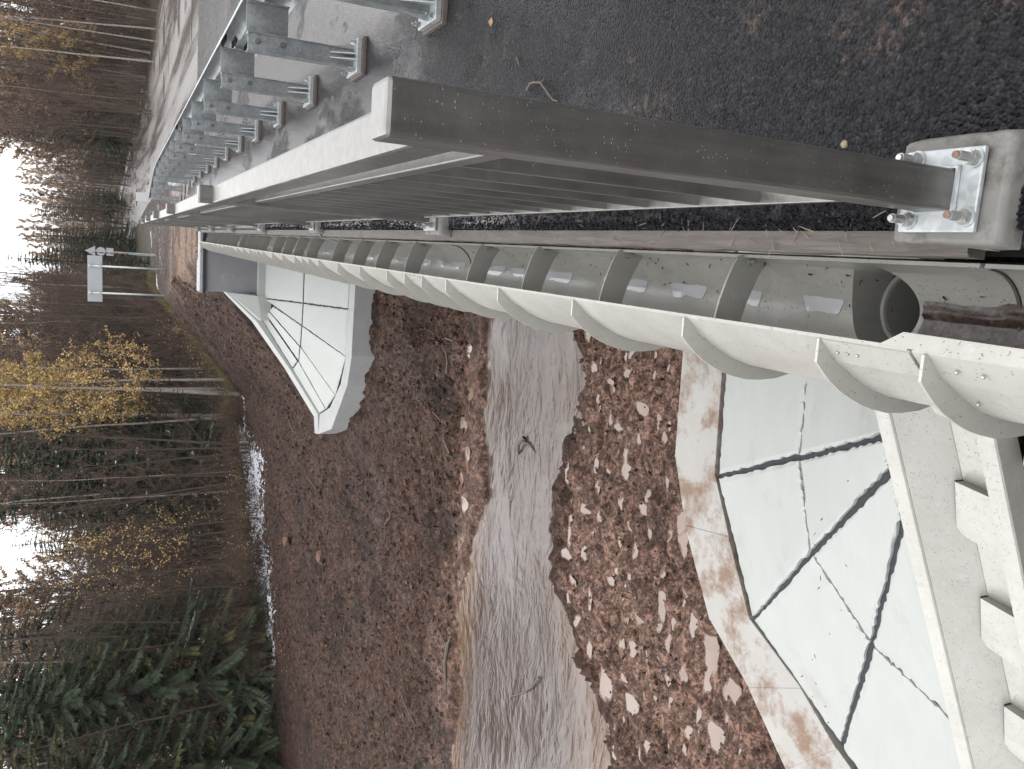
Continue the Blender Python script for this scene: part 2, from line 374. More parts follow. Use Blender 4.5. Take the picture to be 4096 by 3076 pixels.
# road beyond the bridge: left edge, right edge and level along y
RLx = np.array([(20, 1.9), (40, 2.0), (55, 1.5), (64, .63), (76, -.92), (82, -1.9), (95, -6), (110, -14), (125, -26)])
RRx = np.array([(20, 8.6), (40, 9.3), (46, 8.9), (62, 8.0), (76, 5.0), (86, 3.4), (96, .9), (106, -2.3), (120, -9), (135, -20)])
RZ = np.array([(20, -.06), (40, -.04), (55, .1), (64, .38), (76, .95), (86, 1.28), (96, 1.85), (106, 2.4), (125, 3.5), (140, 4.2)])
def rz(y): return np.interp(y, RZ[:, 0], RZ[:, 1])
def ground(x, y, fine=True):
    x = np.asarray(x, float); y = np.asarray(y, float)
    z = np.clip(_base(x, y), -4.45, 9)
    yf = np.interp(x, RF[:, 0], RF[:, 1]); yn = np.interp(x, RN[:, 0], RN[:, 1])
    wob = .35*fbm(x*1.1+3, y*1.1, 4)
    inside = np.minimum(yf-y, y-yn)+wob                     # >0 in the river bed
    z = np.where(inside > -1.5, np.minimum(np.maximum(z, RIVER_Z+.04+np.clip(-inside, 0, 3)*.10), RIVER_Z+.10-inside*.16+.05), z)
    z = np.where(inside > .05, RIVER_Z-.02-np.clip(inside, 0, .8)*.5, z)
    # embankments carrying the road; the abutment stands where it ends
    xl = np.interp(y, [18, 20.3, 28, 34, 45, 55, 64, 76, 90, 110], [-.45, -.45, -1.3, -2.5, -2.6, -2.0, -3, -4.5, -7, -18])
    xr = np.interp(y, RRx[:, 0], RRx[:, 1])+1.0
    top = rz(np.maximum(y, 20))-.06
    side = np.maximum(0, np.maximum(xl-x, x-xr))
    e = top-side/1.30-2.0*sstep(20.75, 20.3, y)-np.maximum(0, 20.3-y)/1.15
    e2 = -1.75-np.maximum(0, -.6-x)/1.7-np.maximum(0, y-1.6)/1.55           # soil under the paving on this bank
    e2 = np.where(y < 6, e2-.35, -9)
    z = np.maximum(np.maximum(z, e), np.minimum(e2, -2.0))
    if fine:
        dist = np.hypot(x, y)
        rough = np.where((x < 1.5) & (y > 4) & (y < 36), 1.0, .4)
        crest = np.where((y > 20.2) & (x > xl-.3) & (x < xr+.5), .15, 1.0)
        z = z+crest*rough*(.34*fbm(x*.8, y*.8, 3)+.22*fbm(x*3.3+5, y*3.3, 3)+.13*fbm(x*10, y*10, 2))*sstep(-.3, -.02, -inside-.02+.28)
        near = ((x < .5) & (inside < 0) & (y < yn+.1) & (y > 4) & (x > -9))
        z = np.where(near, z+.14*fbm(x*4.4, y*2.6, 3), z)
    return z
PUDDLES = [(-1.69,8.65,.12,.07),(-1.53,7.43,.08,.1),(-1.46,8.22,.06,.05),(-1.84,8.35,.07,.07),(-1.84,7.92,.04,.09),(-2.09,8.5,.14,.05),(-2.24,7.71,.19,.07),(-2.44,8.45,.11,.05),(-2.09,6.68,.1,.03),(-2.69,7.7,.07,.07),(-2.6,7.18,.06,.12),(-3.05,8.59,.07,.1),(-2.92,7.54,.06,.06),(-2.47,6.39,.12,.07),(-3.18,7.79,.07,.08),(-2.8,6.61,.15,.05),(-2.67,6.35,.13,.08),(-3.43,9.13,.25,.05),(-3.65,8.63,.11,.06),(-3.59,7.8,.05,.08),(-3.11,6.63,.05,.05),(-3.27,7.0,.04,.03),(-2.43,8.14,.04,.05),(-2.74,9.17,.11,.06),(-3.88,9.2,.07,.14),(-4.12,8.86,.05,.11),(-3.78,8.01,.06,.07),(-3.13,6.25,.09,.07),(-3.44,6.62,.15,.07),(-4.39,8.97,.08,.05),(-4.13,8.33,.14,.04),(-3.28,6.17,.06,.03),(-4.62,8.65,.09,.12),(-3.75,6.66,.07,.05),(-4.15,7.01,.13,.05),(-4.47,7.63,.12,.06),(-3.78,6.38,.11,.05),(-3.43,5.58,.17,.1),(-3.78,5.7,.15,.06),(-5.11,8.0,.2,.14),(-4.79,7.54,.05,.08),(-5.06,7.4,.12,.12),(-3.6,5.14,.1,.09),(-3.69,5.29,.09,.03),(-4.46,6.58,.03,.07),(-4.66,6.74,.07,.04),(-4.41,6.37,.07,.03),(-4.25,5.86,.17,.04),(-4.25,5.49,.15,.1),(-5.28,6.9,.09,.06),(-4.74,7.0,.06,.04),(-3.95,5.32,.05,.03),(-4.04,5.0,.15,.03),(-.92,9.1,.09,.06),(-1.27,8.87,.07,.08),(-1.24,8.0,.05,.09),(-1.37,8.28,.03,.08),(-.99,7.85,.07,.06),(-1.12,7.16,.06,.04),(-1.0,6.84,.05,.04),(-.97,8.3,.03,.08)]
PUDDLES = [(a_, b_, c_*.92, d_*.92) for a_, b_, c_, d_ in PUDDLES]
_pr = random.Random(21)
for _ in range(420):
    a_, b_ = _pr.uniform(-6.0, -.3), _pr.uniform(5.2, 9.1); c_ = _pr.uniform(.03, .11); d_ = c_*_pr.uniform(.4, .9)
    if b_ < np.interp(a_, [-6, -4.3, -3.7, -2.9, -1.7, 1], [5.2, 5.2, 5.2, 5.75, 6.25, 6.35])+d_ or b_ > np.interp(a_, RN[:, 0], RN[:, 1])-.3: continue
    if all((a_-q[0])**2+(b_-q[1])**2 > (c_+q[2]+.09)**2 for q in PUDDLES): PUDDLES.append((a_, b_, c_, d_))
    if len(PUDDLES) > 150: break
PUDDLES += [(-2.9,13.1,.2,.12),(-3.4,12.75,.18,.10),(-2.35,12.9,.12,.10),(-3.9,13.0,.16,.08),(-1.6,12.95,.12,.10),(-4.3,12.8,.14,.14)]
def axis(*segs):
    out = []
    for a, b, d in segs: out += list(np.arange(a, b, d))
    return np.array(out)
gx = np.r_[-150, -120, -95, -75, -60, -50, -44, axis((-40, -24, 1.2), (-24, -16, .35), (-16, -9, .13), (-9, .6, .062), (.6, 3, .3), (3, 14, 1.0), (14, 40, 3)), 45, 60, 80, 110, 150]
gy = np.r_[-40, -25, -15, axis((-10, 3, 1.0), (3, 4.4, .2), (4.4, 14, .062), (14, 22, .085), (22, 34, .14), (34, 48, .5), (48, 90, 1.5)), axis((90, 160, 5)), 180, 220, 300]
GX, GY = np.meshgrid(gx, gy); GZ = ground(GX, GY)
pud_z = []
for (px, py, la, lb) in PUDDLES:                                 # boot prints and hollows that hold water
    zc = float(ground(px, py, False))
    m = (np.abs(GX-px) < .8) & (np.abs(GY-py) < .8)
    w = 1+.35*np.sin(3*np.arctan2(GY[m]-py, GX[m]-px)+px*7)
    r = np.sqrt(((GX[m]-px)/(la*1.0))**2+((GY[m]-py)/(lb*1.15))**2)*w
    lvl = float(np.median(GZ[m][r < 1.6])) if (r < 1.6).any() else zc
    zw = max(lvl-.035, RIVER_Z+.015); pud_z.append(zw)
    tgt = zw-.05*np.clip(1.25-r, 0, 1)*2+.05*np.clip(r-1, 0, .9)
    GZ[m] = np.where(r < 1.9, GZ[m]*(sstep(1.0, 1.9, r))+tgt*(1-sstep(1.0, 1.9, r)), GZ[m])
ny, nx = GX.shape
V = np.c_[GX.ravel(), GY.ravel(), GZ.ravel()]
ii = np.arange(ny*nx).reshape(ny, nx)
Q = np.c_[ii[:-1, :-1].ravel(), ii[:-1, 1:].ravel(), ii[1:, 1:].ravel(), ii[1:, :-1].ravel()]
me = bpy.data.meshes.new('ground')
me.vertices.add(len(V)); me.vertices.foreach_set('co', V.ravel()); me.loops.add(Q.size); me.loops.foreach_set('vertex_index', Q.ravel().astype(np.int32))
me.polygons.add(len(Q)); me.polygons.foreach_set('loop_start', np.arange(0, Q.size, 4, dtype=np.int32))
me.polygons.foreach_set('use_smooth', np.ones(len(Q), bool)); me.update(calc_edges=True)
# cover colours of the soil itself: mud, sand, gravel, forest floor, snow
x, y, z = V.T
mud = np.array((.056, .0302, .0213)); dark = np.array((.0255, .0142, .0104)); sand = np.array((.16, .102, .067)); floor = np.array((.035, .026, .014)); pinky = np.array((.175, .104, .078))
tint = np.tile(mud, (len(V), 1))
def blend(c, w): tint[:] = tint*(1-w[:, None])+c*w[:, None]
yf = np.interp(x, RF[:, 0], RF[:, 1]); yn = np.interp(x, RN[:, 0], RN[:, 1])
blend(dark, sstep(15, 26, y)*.75); blend(pinky, sstep(1.2, .0, np.abs(y-yf-.3))*.6)
blend(pinky, (sstep(4, 5, y)*sstep(0, -.6, y-yn))*(.55+.45*sstep(.3, .65, fbm(x*.7, y*.7, 3)+.5)))
xl = np.interp(y, [18, 20.3, 28, 34, 45, 60], [-.45, -.45, -1.3, -2.5, -3, -4])
blend(sand, sstep(20.2, 20.6, y)*sstep(34, 29, y)*sstep(-.9, .05, x-xl)*sstep(2.2, 1.6, x))
vv = fbm(x*.35+4, y*.35+1, 4); blend(np.array((.050, .026, .018)), sstep(.04, .16, vv)*(y > 13)*(y < 34)*.7); vv = fbm(x*.5+14, y*.5+8, 4); blend(np.array((.052, .044, .040)), sstep(.08, .18, vv)*(y > 13.5)*(y < 18)*.35); vv = fbm(x*.8+24, y*.8+3, 3); blend(np.array((.014, .009, .0075)), sstep(.05, .2, vv)*(y > 12.6)*(y < 34)*.6)
fedge = np.interp(x, [-40, -17.2, -13, -11.7, -8.4, -5.4, 0], [25, 26.8, 27.4, 31.3, 34, 35, 50])
blend(floor, sstep(0, 1.2, y-fedge)*sstep(3, 0, x))
blend(floor, sstep(40, 46, y)*(x > np.interp(y, RRx[:, 0], RRx[:, 1])+.8))
snow = .72*sstep(2.6, .6, np.abs(y-fedge+.8))*sstep(3, 0, x)*sstep(-22, -12, x)*sstep(.44, .62, fbm(x*.5+2.2, y*.5, 3)+.52); snow = np.maximum(snow, (.62+.5*fbm(x*.6, y*.6, 3))*sstep(6.0, 1.0, np.abs(y-fedge+2.4))*sstep(-6.2, -7.6, x)*sstep(-14.5, -11.5, x))+.30*sstep(0, 6, y-fedge)*(x < 0)
snow = np.maximum(snow, .56*sstep(31, 37, y)*(.75+.5*fbm(x*.8, y*.5, 3))*sstep(60, 50, y)*sstep(-5, -3.5, x)*sstep(1.9, 1.2, x)); snow = np.maximum(snow, .70*sstep(1.6, .2, np.abs(x-np.interp(y, RRx[:, 0], RRx[:, 1])-1.0))*sstep(50, 60, y))
wet = sstep(1.6, .1, np.minimum(np.abs(y-yf), np.abs(y-yn)))*(x < 5)+.75*sstep(4, 5, y)*sstep(.2, -.4, y-yn)
for nm, arr in (('tint', np.c_[tint, np.ones(len(V))]), ('cover', np.c_[np.clip(snow, 0, 1), np.clip(wet, 0, 1), np.zeros(len(V)), np.ones(len(V))])):
    ca = me.color_attributes.new(nm, 'FLOAT_COLOR', 'POINT'); ca.data.foreach_set('color', arr.astype(np.float32).ravel())
me.materials.append(MT['ground']); o = bpy.data.objects.new('ground', me); COL.objects.link(o); struct(o)

# river and standing water
ro = struct(obj('river', [], [], 'river'))
ryn = 24; Vr = []; Fr = []; Sh = []
rx = axis((-60, -12, 1.0), (-12, 1, .2), (1, 30, 1.5))
for k, xx in enumerate(rx):
    y0_, y1_ = np.interp(xx, RN[:, 0], RN[:, 1])-1.2, np.interp(xx, RF[:, 0], RF[:, 1])+1.2
    for j in range(ryn+1):
        yy_ = y0_+(y1_-y0_)*j/ryn; Vr.append((xx, yy_, RIVER_Z))
        dep = min(yy_-y0_-1.2, y1_-1.2-yy_); wgt = np.interp(xx, [-60, -6.5, -5, -4, 5], [1, 1, .85, .25, .2])
        Sh.append(float(np.clip(1-dep/(.75 if yy_ > 10.5 else 1.3), 0, 1)*wgt))
        if k and j: q = k*(ryn+1)+j; Fr.append((q-ryn-2, q-1, q, q-ryn-1))
me = bpy.data.meshes.new('river'); me.from_pydata(Vr, [], Fr); me.materials.append(MT['river'])
at = me.attributes.new('shallow', 'FLOAT', 'POINT'); at.data.foreach_set('value', Sh); ro.data = me
for (px, py, la, lb), zw in zip(PUDDLES, pud_z):
    n = 22; Vp = []; Fp = []; Ap = []
    for r_, al in ((.001, 1), (.7, 1), (1.05, .85), (1.3, .35), (1.6, 0)):
        for k in range(n):
            a = 2*math.pi*k/n; rr = r_*(1+.16*math.sin(2*a+px*9)+.10*math.sin(5*a+py*7)); Vp.append((px+la*rr*math.cos(a), py+lb*rr*math.sin(a), zw)); Ap.append(al)
    for q in range(4):
        for k in range(n): Fp.append((q*n+k, q*n+(k+1) % n, q*n+n+(k+1) % n, q*n+n+k))
    po = struct(obj('puddle', Vp, Fp, 'puddle')); at = po.data.attributes.new('depth', 'FLOAT', 'POINT'); at.data.foreach_set('value', [float(v) for v in Ap])

# ------------------------------------------------------------------ bridge deck and road
xs = np.r_[axis((.118, .5, .03), (.5, 9.0, .25)), 9.0]; ysd = np.r_[axis((-6, .6, .5), (.6, 6, .045), (6, 20.2, .3)), 20.2]
Vd = []; Fd = []
for yy in ysd:
    for k, xx in enumerate(xs):
        ed = .012*float(fbm(np.array(yy*9.0), np.array(3.3), 3)) if k == 0 else 0
        Vd.append((xx+ed, yy, -.06-(.03 if k == 0 else 0)-.010*max(0, (xx-1.5))/2+.004*float(fbm(np.array(xx*1.3), np.array(yy*1.3), 2))))
nx_ = len(xs)
for j in range(len(ysd)-1):
    for k in range(nx_-1): Fd.append((j*nx_+k, j*nx_+k+1, (j+1)*nx_+k+1, (j+1)*nx_+k))
struct(obj('road_asphalt', Vd, Fd, 'asphalt', smooth=True))
b = B(); b.box(.10, 9.0, -6, 20.2, -.75, -.115); deck = struct(b.obj('bridge_deck_slab', 'bitumen'))
# road beyond
Vr = []; Fr = []; ysr = np.r_[axis((20.2, 60, 1.5), (60, 136, 3))]
for j, yy in enumerate(ysr):
    a, c = np.interp(yy, RLx[:, 0], RLx[:, 1]), np.interp(yy, RRx[:, 0], RRx[:, 1])
    if yy < 34: a = np.interp(yy, [20.2, 30, 34], [.2, 1.2, 1.9])
    for k in range(9): Vr.append((a+(c-a)*k/8, yy, rz(yy)-.055+.02*float(fbm(np.array(yy*.4), np.array(k*.9), 2))))
    if j:
        for k in range(8): Fr.append((9*j-9+k, 9*j-8+k, 9*j+1+k, 9*j+k))
t = NT('wet_gravel_road'); co = t.co('Object', (1.0, .06, 1)); n1 = t.noise(1.3, 6, .6, co)
MT['road2'] = t.fin(t.ramp(n1, [(.3, (.11, .09, .078)), (.7, (.19, .17, .16))]), t.ramp(t.noise(.9, 5, .6, co), [(.40, .16), (.62, .5)]), nrm=t.bump(t.noise(22, 5, .7, t.co()), .3, .01), spec=.5)
struct(obj('gravel_road', Vr, Fr, 'road2', smooth=True))

# ------------------------------------------------------------------ abutment on the far bank
w = thing('abutment_wing_wall', 'grey concrete wing wall of the bridge abutment where the gutter ends', 'wall', (0, 20.2, 0))
b = B(); b.rbox(-1.25, 9, 0, .38, -2.6, -.25, .012); b.obj('wall', 'wall', w)
b = B(); b.rbox(-1.29, 9, -.05, .75, -.246, -.17, .015); b.obj('cap', 'cap', w)
b = B(); b.box(-1.29, 9, -.053, .0, -.30, -.248); b.obj('membrane_edge', 'bitumen', w)
b = B(); b.rbox(-1.38, 4, -.16, .0, -1.62, -1.44, .012); b.obj('footing_strip', 'slab', w)

# ------------------------------------------------------------------ slope paving
def cone(name, label, rad, rows, joint_w, th, parent_loc=(0, 0, 0)):
    """rad: list of radial lines, each a list of 3-D points (top .. toe); intermediate arcs are interpolated"""
    t = thing(name, label, 'slope paving')
    P = [[Vector(p) for p in L] for L in rad]
    cen = Vector((0, 0, 0)); cnt = 0
    V0 = []; F0 = []
    for i in range(len(P)-1):
        for j in range(rows):
            a, bq, c, d = P[i][j], P[i+1][j], P[i+1][j+1], P[i][j+1]
            nrm = (bq-a).cross(d-a)
            if nrm.length < 1e-6: nrm = (c-a).cross(d-a)
            nrm.normalize()
            if nrm.z < 0: nrm = -nrm
            quad = [a, bq, c, d]; m = len(quad); ins = []
            g = [joint_w[0], joint_w[1], joint_w[0], joint_w[1]]       # along ring / radial joint half gaps
            gaps = [joint_w[0]/2 if j > 0 else .004, joint_w[1]/2, joint_w[0]/2, joint_w[1]/2]
            for k in range(4):                                           # inset by moving edges inwards
                p0, p, p1 = quad[k-1], quad[k], quad[(k+1) % 4]
                e0 = (p-p0); e1 = (p1-p)
                if e0.length < 1e-5 or e1.length < 1e-5: ins.append(p.copy()); continue
                e0.normalize(); e1.normalize(); ctr = (a+bq+c+d)/4
                n0 = nrm.cross(e0); n1 = nrm.cross(e1)
                if n0.dot(ctr-p) < 0: n0 = -n0
                if n1.dot(ctr-p) < 0: n1 = -n1
                ins.append(p+n0*gaps[k-1]+n1*gaps[k])
            # bilinear patch with slightly ragged edges and a rounded arris
            S = 26; Vs = []; Fs = []; lift = nrm*random.uniform(-.003, .003)
            for u in range(S+1):
                for w_ in range(S+1):
                    fu, fv = u/S, w_/S; p = (ins[0]*(1-fu)+ins[1]*fu)*(1-fv)+(ins[3]*(1-fu)+ins[2]*fu)*fv+lift
                    edge = u in (0, S) or w_ in (0, S)
                    if edge: p = p+Vector((random.uniform(-.0075, .0075), random.uniform(-.0075, .0075), 0))-nrm*.006
                    Vs.append(tuple(p))
            Fs = [(u*(S+1)+w_, (u+1)*(S+1)+w_, (u+1)*(S+1)+w_+1, u*(S+1)+w_+1) for u in range(S) for w_ in range(S)]
            rim = [u*(S+1) for u in range(S)]+[S*(S+1)+w_ for w_ in range(S)]+[u*(S+1)+S for u in range(S, 0, -1)]+[w_ for w_ in range(S, 0, -1)]
            k1 = len(Vs); Vs += [tuple(Vector(Vs[q])-nrm*th) for q in rim]
            Fs += [(rim[q], rim[(q+1) % len(rim)], k1+(q+1) % len(rim), k1+q) for q in range(len(rim))]
            obj('paving_slab', Vs, Fs, 'slab', t, smooth=False)
            k0 = len(V0); V0 += [tuple(p-nrm*.022) for p in quad]; F0.append((k0, k0+1, k0+2, k0+3))
    obj('joint_filler', V0, F0, 'joint', t)
    return t
# near bank
near = [
 [(1.6, 2.45, -1.62), (1.6, 3.62, -2.2), (1.6, 5.38, -3.07)],
 [(-.35, 2.45, -1.55), (-.40, 3.62, -2.2), (-.55, 5.37, -3.07)],
 [(-.64, 2.44, -1.51), (-1.05, 3.59, -2.2), (-1.68, 5.30, -3.07)],
 [(-.80, 2.44, -1.57), (-1.58, 3.40, -2.2), (-2.68, 4.70, -3.07)],
 [(-1.03, 2.42, -1.67), (-1.92, 2.92, -2.21), (-3.18, 3.72, -3.07)],
 [(-1.45, 2.33, -1.86), (-2.02, 2.30, -2.10), (-3.75, 2.25, -2.90)]]
cone('slope_paving', 'white concrete slope paving with wide black joints beside the stepped chute', near, 2, (.026, .042), .10)
def kerb(name, label, inner, outer, z0, z1, mat, zin=None):
    t = thing(name, label, 'kerb')
    for k in range(len(inner)-1):
        a, b2, c, d = inner[k], inner[k+1], outer[k+1], outer[k]
        bm = B(); za = .006*((k % 2)*2-1)*.5
        Vk = [(p[0], p[1], zz) for zz in (z1+za, z0) for p in (a, b2, c, d)]
        bm.add(Vk, [(0, 1, 2, 3), (4, 7, 6, 5), (0, 4, 5, 1), (1, 5, 6, 2), (2, 6, 7, 3), (3, 7, 4, 0)])
        o = bm.obj('kerb_block', mat, t)
    return t
KI = [(1.6, 5.40), (-.55, 5.392), (-1.68, 5.322), (-2.13, 5.07), (-2.69, 4.72), (-2.96, 4.12), (-3.21, 3.74), (-3.6, 2.9), (-3.8, 2.25)]
KO = [(1.6, 5.95), (-.55, 5.93), (-1.66, 5.88), (-2.22, 5.64), (-2.90, 5.18), (-3.23, 4.64), (-3.63, 4.16), (-4.1, 3.2), (-4.35, 2.3)]
kerb('toe_kerb', 'mud-stained white toe kerb round the slope paving beside the boot-printed mud', KI, KO, -3.9, -3.055, 'kerb')
# far bank
far = [
 [(2.2, 20.05, -1.60), (2.2, 19.01, -2.29), (2.2, 17.87, -3.05)],
 [(-1.35, 20.05, -1.60), (-1.35, 19.01, -2.29), (-1.36, 17.87, -3.05)],
 [(-1.50, 19.80, -1.76), (-1.87, 19.07, -2.29), (-2.42, 17.90, -3.05)],
 [(-1.64, 19.96, -1.69), (-2.38, 19.25, -2.30), (-3.45, 18.75, -3.05)],
 [(-1.74, 20.04, -1.64), (-2.78, 19.72, -2.36), (-3.95, 19.62, -3.04)],
 [(-1.88, 20.06, -1.56), (-3.02, 20.12, -2.30), (-4.17, 20.25, -3.03)]]
fc = cone('slope_paving', 'white concrete slope paving with thin dark joints below the abutment wing wall', far, 2, (.035, .035), .10)
b = B(); b.add([(-1.26, 20.19, -.80), (-1.30, 20.02, -1.44), (-1.87, 20.03, -1.545), (-1.9, 20.3, -1.45), (-1.26, 20.19, -1.5), (-1.9, 20.3, -1.7), (-1.87, 20.03, -1.75), (-1.30, 20.02, -1.75)],
    [(0, 1, 2, 3), (1, 7, 6, 2), (3, 2, 6, 5), (0, 3, 5, 4)]); b.obj('wedge_slab', 'slab', fc)
FI = [(2.2, 17.84), (-1.36, 17.84), (-2.40, 17.87), (-3.12, 18.28), (-3.8, 19.17), (-4.2, 20.27)]
FO = [(2.2, 17.36), (-1.36, 17.35), (-2.33, 17.38), (-3.05, 17.68), (-4.27, 18.93), (-4.72, 20.35)]
kerb('toe_kerb', 'tall pale toe kerb with board marks under the paving below the wing wall', FI, FO, -3.85, -3.04, 'kerbfar')
# sloping edge strip between paving and embankment
ev = [((-1.24, 20.21, -.74), (-1.24, 20.62, -.70)), ((-1.92, 20.16, -1.46), (-1.95, 20.62, -1.40)), ((-3.04, 20.16, -2.25), (-3.1, 20.66, -2.22)), ((-4.2, 20.29, -3.0), (-4.35, 20.75, -3.0)), ((-4.72, 20.37, -3.05), (-4.8, 20.8, -3.05))]
es = thing('edge_strip', 'white sloping concrete edge strip between the paving and the earth embankment', 'edge strip')
for k in range(4):
    a, b2 = ev[k]; c, d = ev[k+1]; Vv = [a, c, d, b2]; Vv = Vv+[(p[0], p[1], p[2]-.5) for p in Vv]
    obj('strip_block', Vv, [(0, 1, 2, 3), (4, 7, 6, 5), (0, 4, 5, 1), (1, 5, 6, 2), (2, 6, 7, 3), (3, 7, 4, 0)], 'kerbfar' if k == 3 else 'slab', es)

# ------------------------------------------------------------------ stepped drainage chute down the near slope
ch = thing('drainage_chute', 'pale grey stepped drainage chute running down the paved slope under the gutter', 'chute')
def chz(x): return -1.44+(x+.53)*.42
def chy(x): return 2.40+(x+.53)*.092
def sweep(name, prof, x0, x1, mat, parent, n=1):
    """profile (dy, dz) swept along the chute from x0 to x1"""
    Vv = []; Fa = []; m = len(prof)
    for k in range(n+1):
        xx = x0+(x1-x0)*k/n
        for dy, dz in prof: Vv.append((xx, chy(xx)+dy, chz(xx)+dz))
    for k in range(n):
        for q in range(m): q2 = (q+1) % m; Fa.append((k*m+q, (k+1)*m+q, (k+1)*m+q2, k*m+q2))
    Fa += [tuple(range(m)), tuple(range(n*m, n*m+m))[::-1]]
    return obj(name, Vv, Fa, mat, parent)
seg = [(.05, -.78), (-.775, -1.29), (-1.285, -1.80), (-1.795, -2.31), (-2.305, -2.85)]
sweep('flange', [(.035, .012), (-.035, .012), (-.04, .004), (-.04, -.012), (.035, -.012)], .05, -3.6, 'gutter', ch)
sweep('side_wall', [(-.036, .0), (-.044, .0), (-.190, -.155), (-.19, -.165)], .05, -3.6, 'gutter', ch)
sweep('trough_floor', [(-.186, -.158), (-.186, -.17), (-.44, -.17), (-.44, -.158)], .05, -3.6, 'gutter', ch)
sweep('side_wall', [(-.436, -.158), (-.428, .0), (-.436, .0), (-.445, -.16)], .05, -3.6, 'gutter', ch)
sweep('flange', [(-.425, .012), (-.495, .012), (-.50, .004), (-.50, -.12), (-.49, -.12), (-.485, -.01), (-.425, -.01)], .05, -3.6, 'gutter', ch)
for xa in (-.26, -.775, -1.285, -1.795, -2.305):
    Vv = []
    for xx, dy, dz in ((xa, -.196, -.10), (xa-.205, -.155, -.10), (xa-.235, -.175, -.10), (xa-.29, -.43, -.085), (xa-.03, -.43, -.085)):
        Vv.append((xx, chy(xx)+dy, chz(xx)+dz))
    Vv += [(p[0], p[1], p[2]-.075) for p in Vv]
    obj('step_plate', Vv, [(0, 1, 2, 3, 4), (5, 9, 8, 7, 6)]+[(k, k+5, (k+1) % 5+5, (k+1) % 5) for k in range(5)], 'gutter', ch)
    Vv = []
    for xx, dy, dz in ((xa+.004, -.188, -.098), (xa-.005, -.198, -.099), (xa-.208, -.157, -.099), (xa-.205, -.147, -.098)): Vv.append((xx, chy(xx)+dy, chz(xx)+dz-.012))
    Vv += [(p[0], p[1], p[2]-.05) for p in Vv]
    obj('step_gap', Vv, [(0, 1, 2, 3), (4, 7, 6, 5)]+[(k, k+4, (k+1) % 4+4, (k+1) % 4) for k in range(4)], 'bitumen', ch)
b = B(); b.rbox(-.62, .3, 1.35, 1.84, -1.75, -1.50, .02); tag(b.obj('concrete_block', 'slab'), 'rough pale concrete block lying beside the upper end of the chute', 'concrete block')

# ------------------------------------------------------------------ edge boards, membrane and crumbled asphalt at the deck edge
bd = 0
labels = ['weathered timber edge board, its end broken beside the first railing post', 'weathered timber edge board between the second and third railing pads', 'weathered timber edge board between the third and fourth railing pads', 'weathered timber edge board between the fourth and fifth railing pads', 'weathered timber edge board between the fifth and sixth railing pads', 'weathered timber edge board ending at the abutment wing wall']
for k in range(6):
    y0 = 1.13+3.0*k; y1 = y0+2.93 if k else y0+3.0; y1 = min(y1, 20.1)
    n = 40; Vv = []; Fa = []
    for i in range(n+1):
        yy = y0+(y1-y0)*i/n; j1 = .004*float(fbm(np.array(yy*6), np.array(k+1.5), 3)); j2 = .012*float(fbm(np.array(yy*9), np.array(k+8.5), 3))
        Vv += [(.064+j2, yy, -.135), (.066+j2, yy, -.088+j1), (.074+j2*.5, yy, -.080+j1), (.118, yy, -.078+j1), (.119, yy, -.135)]
        if i:
            for q in range(5): Fa.append((5*i-5+q, 5*i+q, 5*i+(q+1) % 5, 5*i-5+(q+1) % 5))
    Fa += [(0, 1, 2, 3, 4), tuple(5*n+q for q in (4, 3, 2, 1, 0))]
    tag(obj('edge_board', Vv, Fa, 'wood'), labels[k], 'board', 'edge boards along the deck')
b = B(); b.rbox(.072, .34, -1.5, 1.02, -.14, -.085, .01); tag(b.obj('bitumen_sheet', 'bitumen'), 'black bitumen sheet on the deck edge before the first railing pad', 'membrane')
# crumbs of broken asphalt
def crumb_mesh(pts, sizes, name, mat, kind='stuff'):
    base = np.array([(1, 0, 0), (-1, 0, 0), (0, 1, 0), (0, -1, 0), (0, 0, 1), (0, 0, -1)], float)
    tri = np.array([(0, 2, 4), (2, 1, 4), (1, 3, 4), (3, 0, 4), (2, 0, 5), (1, 2, 5), (3, 1, 5), (0, 3, 5)])
    n = len(pts); Vv = np.zeros((n, 6, 3))
    sc = sizes[:, None, None]*(.55+.6*rng.random((n, 1, 3)))
    jit = base[None]*sc+(rng.random((n, 6, 3))-.5)*sizes[:, None, None]*.7
    a = rng.random(n)*6.28; ca, sa = np.cos(a), np.sin(a)
    Vv[:, :, 0] = jit[:, :, 0]*ca[:, None]-jit[:, :, 1]*sa[:, None]; Vv[:, :, 1] = jit[:, :, 0]*sa[:, None]+jit[:, :, 1]*ca[:, None]; Vv[:, :, 2] = jit[:, :, 2]
    Vv += pts[:, None, :]
    Fa = (tri[None]+6*np.arange(n)[:, None, None]).reshape(-1, 3)
    return obj(name, Vv.reshape(-1, 3), Fa, mat, kind=kind)
n = 5200; yy = 1.0+rng.random(n)**1.6*9; pts = np.c_[.122+.075*rng.random(n)**1.3, yy, -.066+.010*rng.random(n)]
crumb_mesh(pts, .003+.006*rng.random(n), 'asphalt_crumbs', 'crumb')

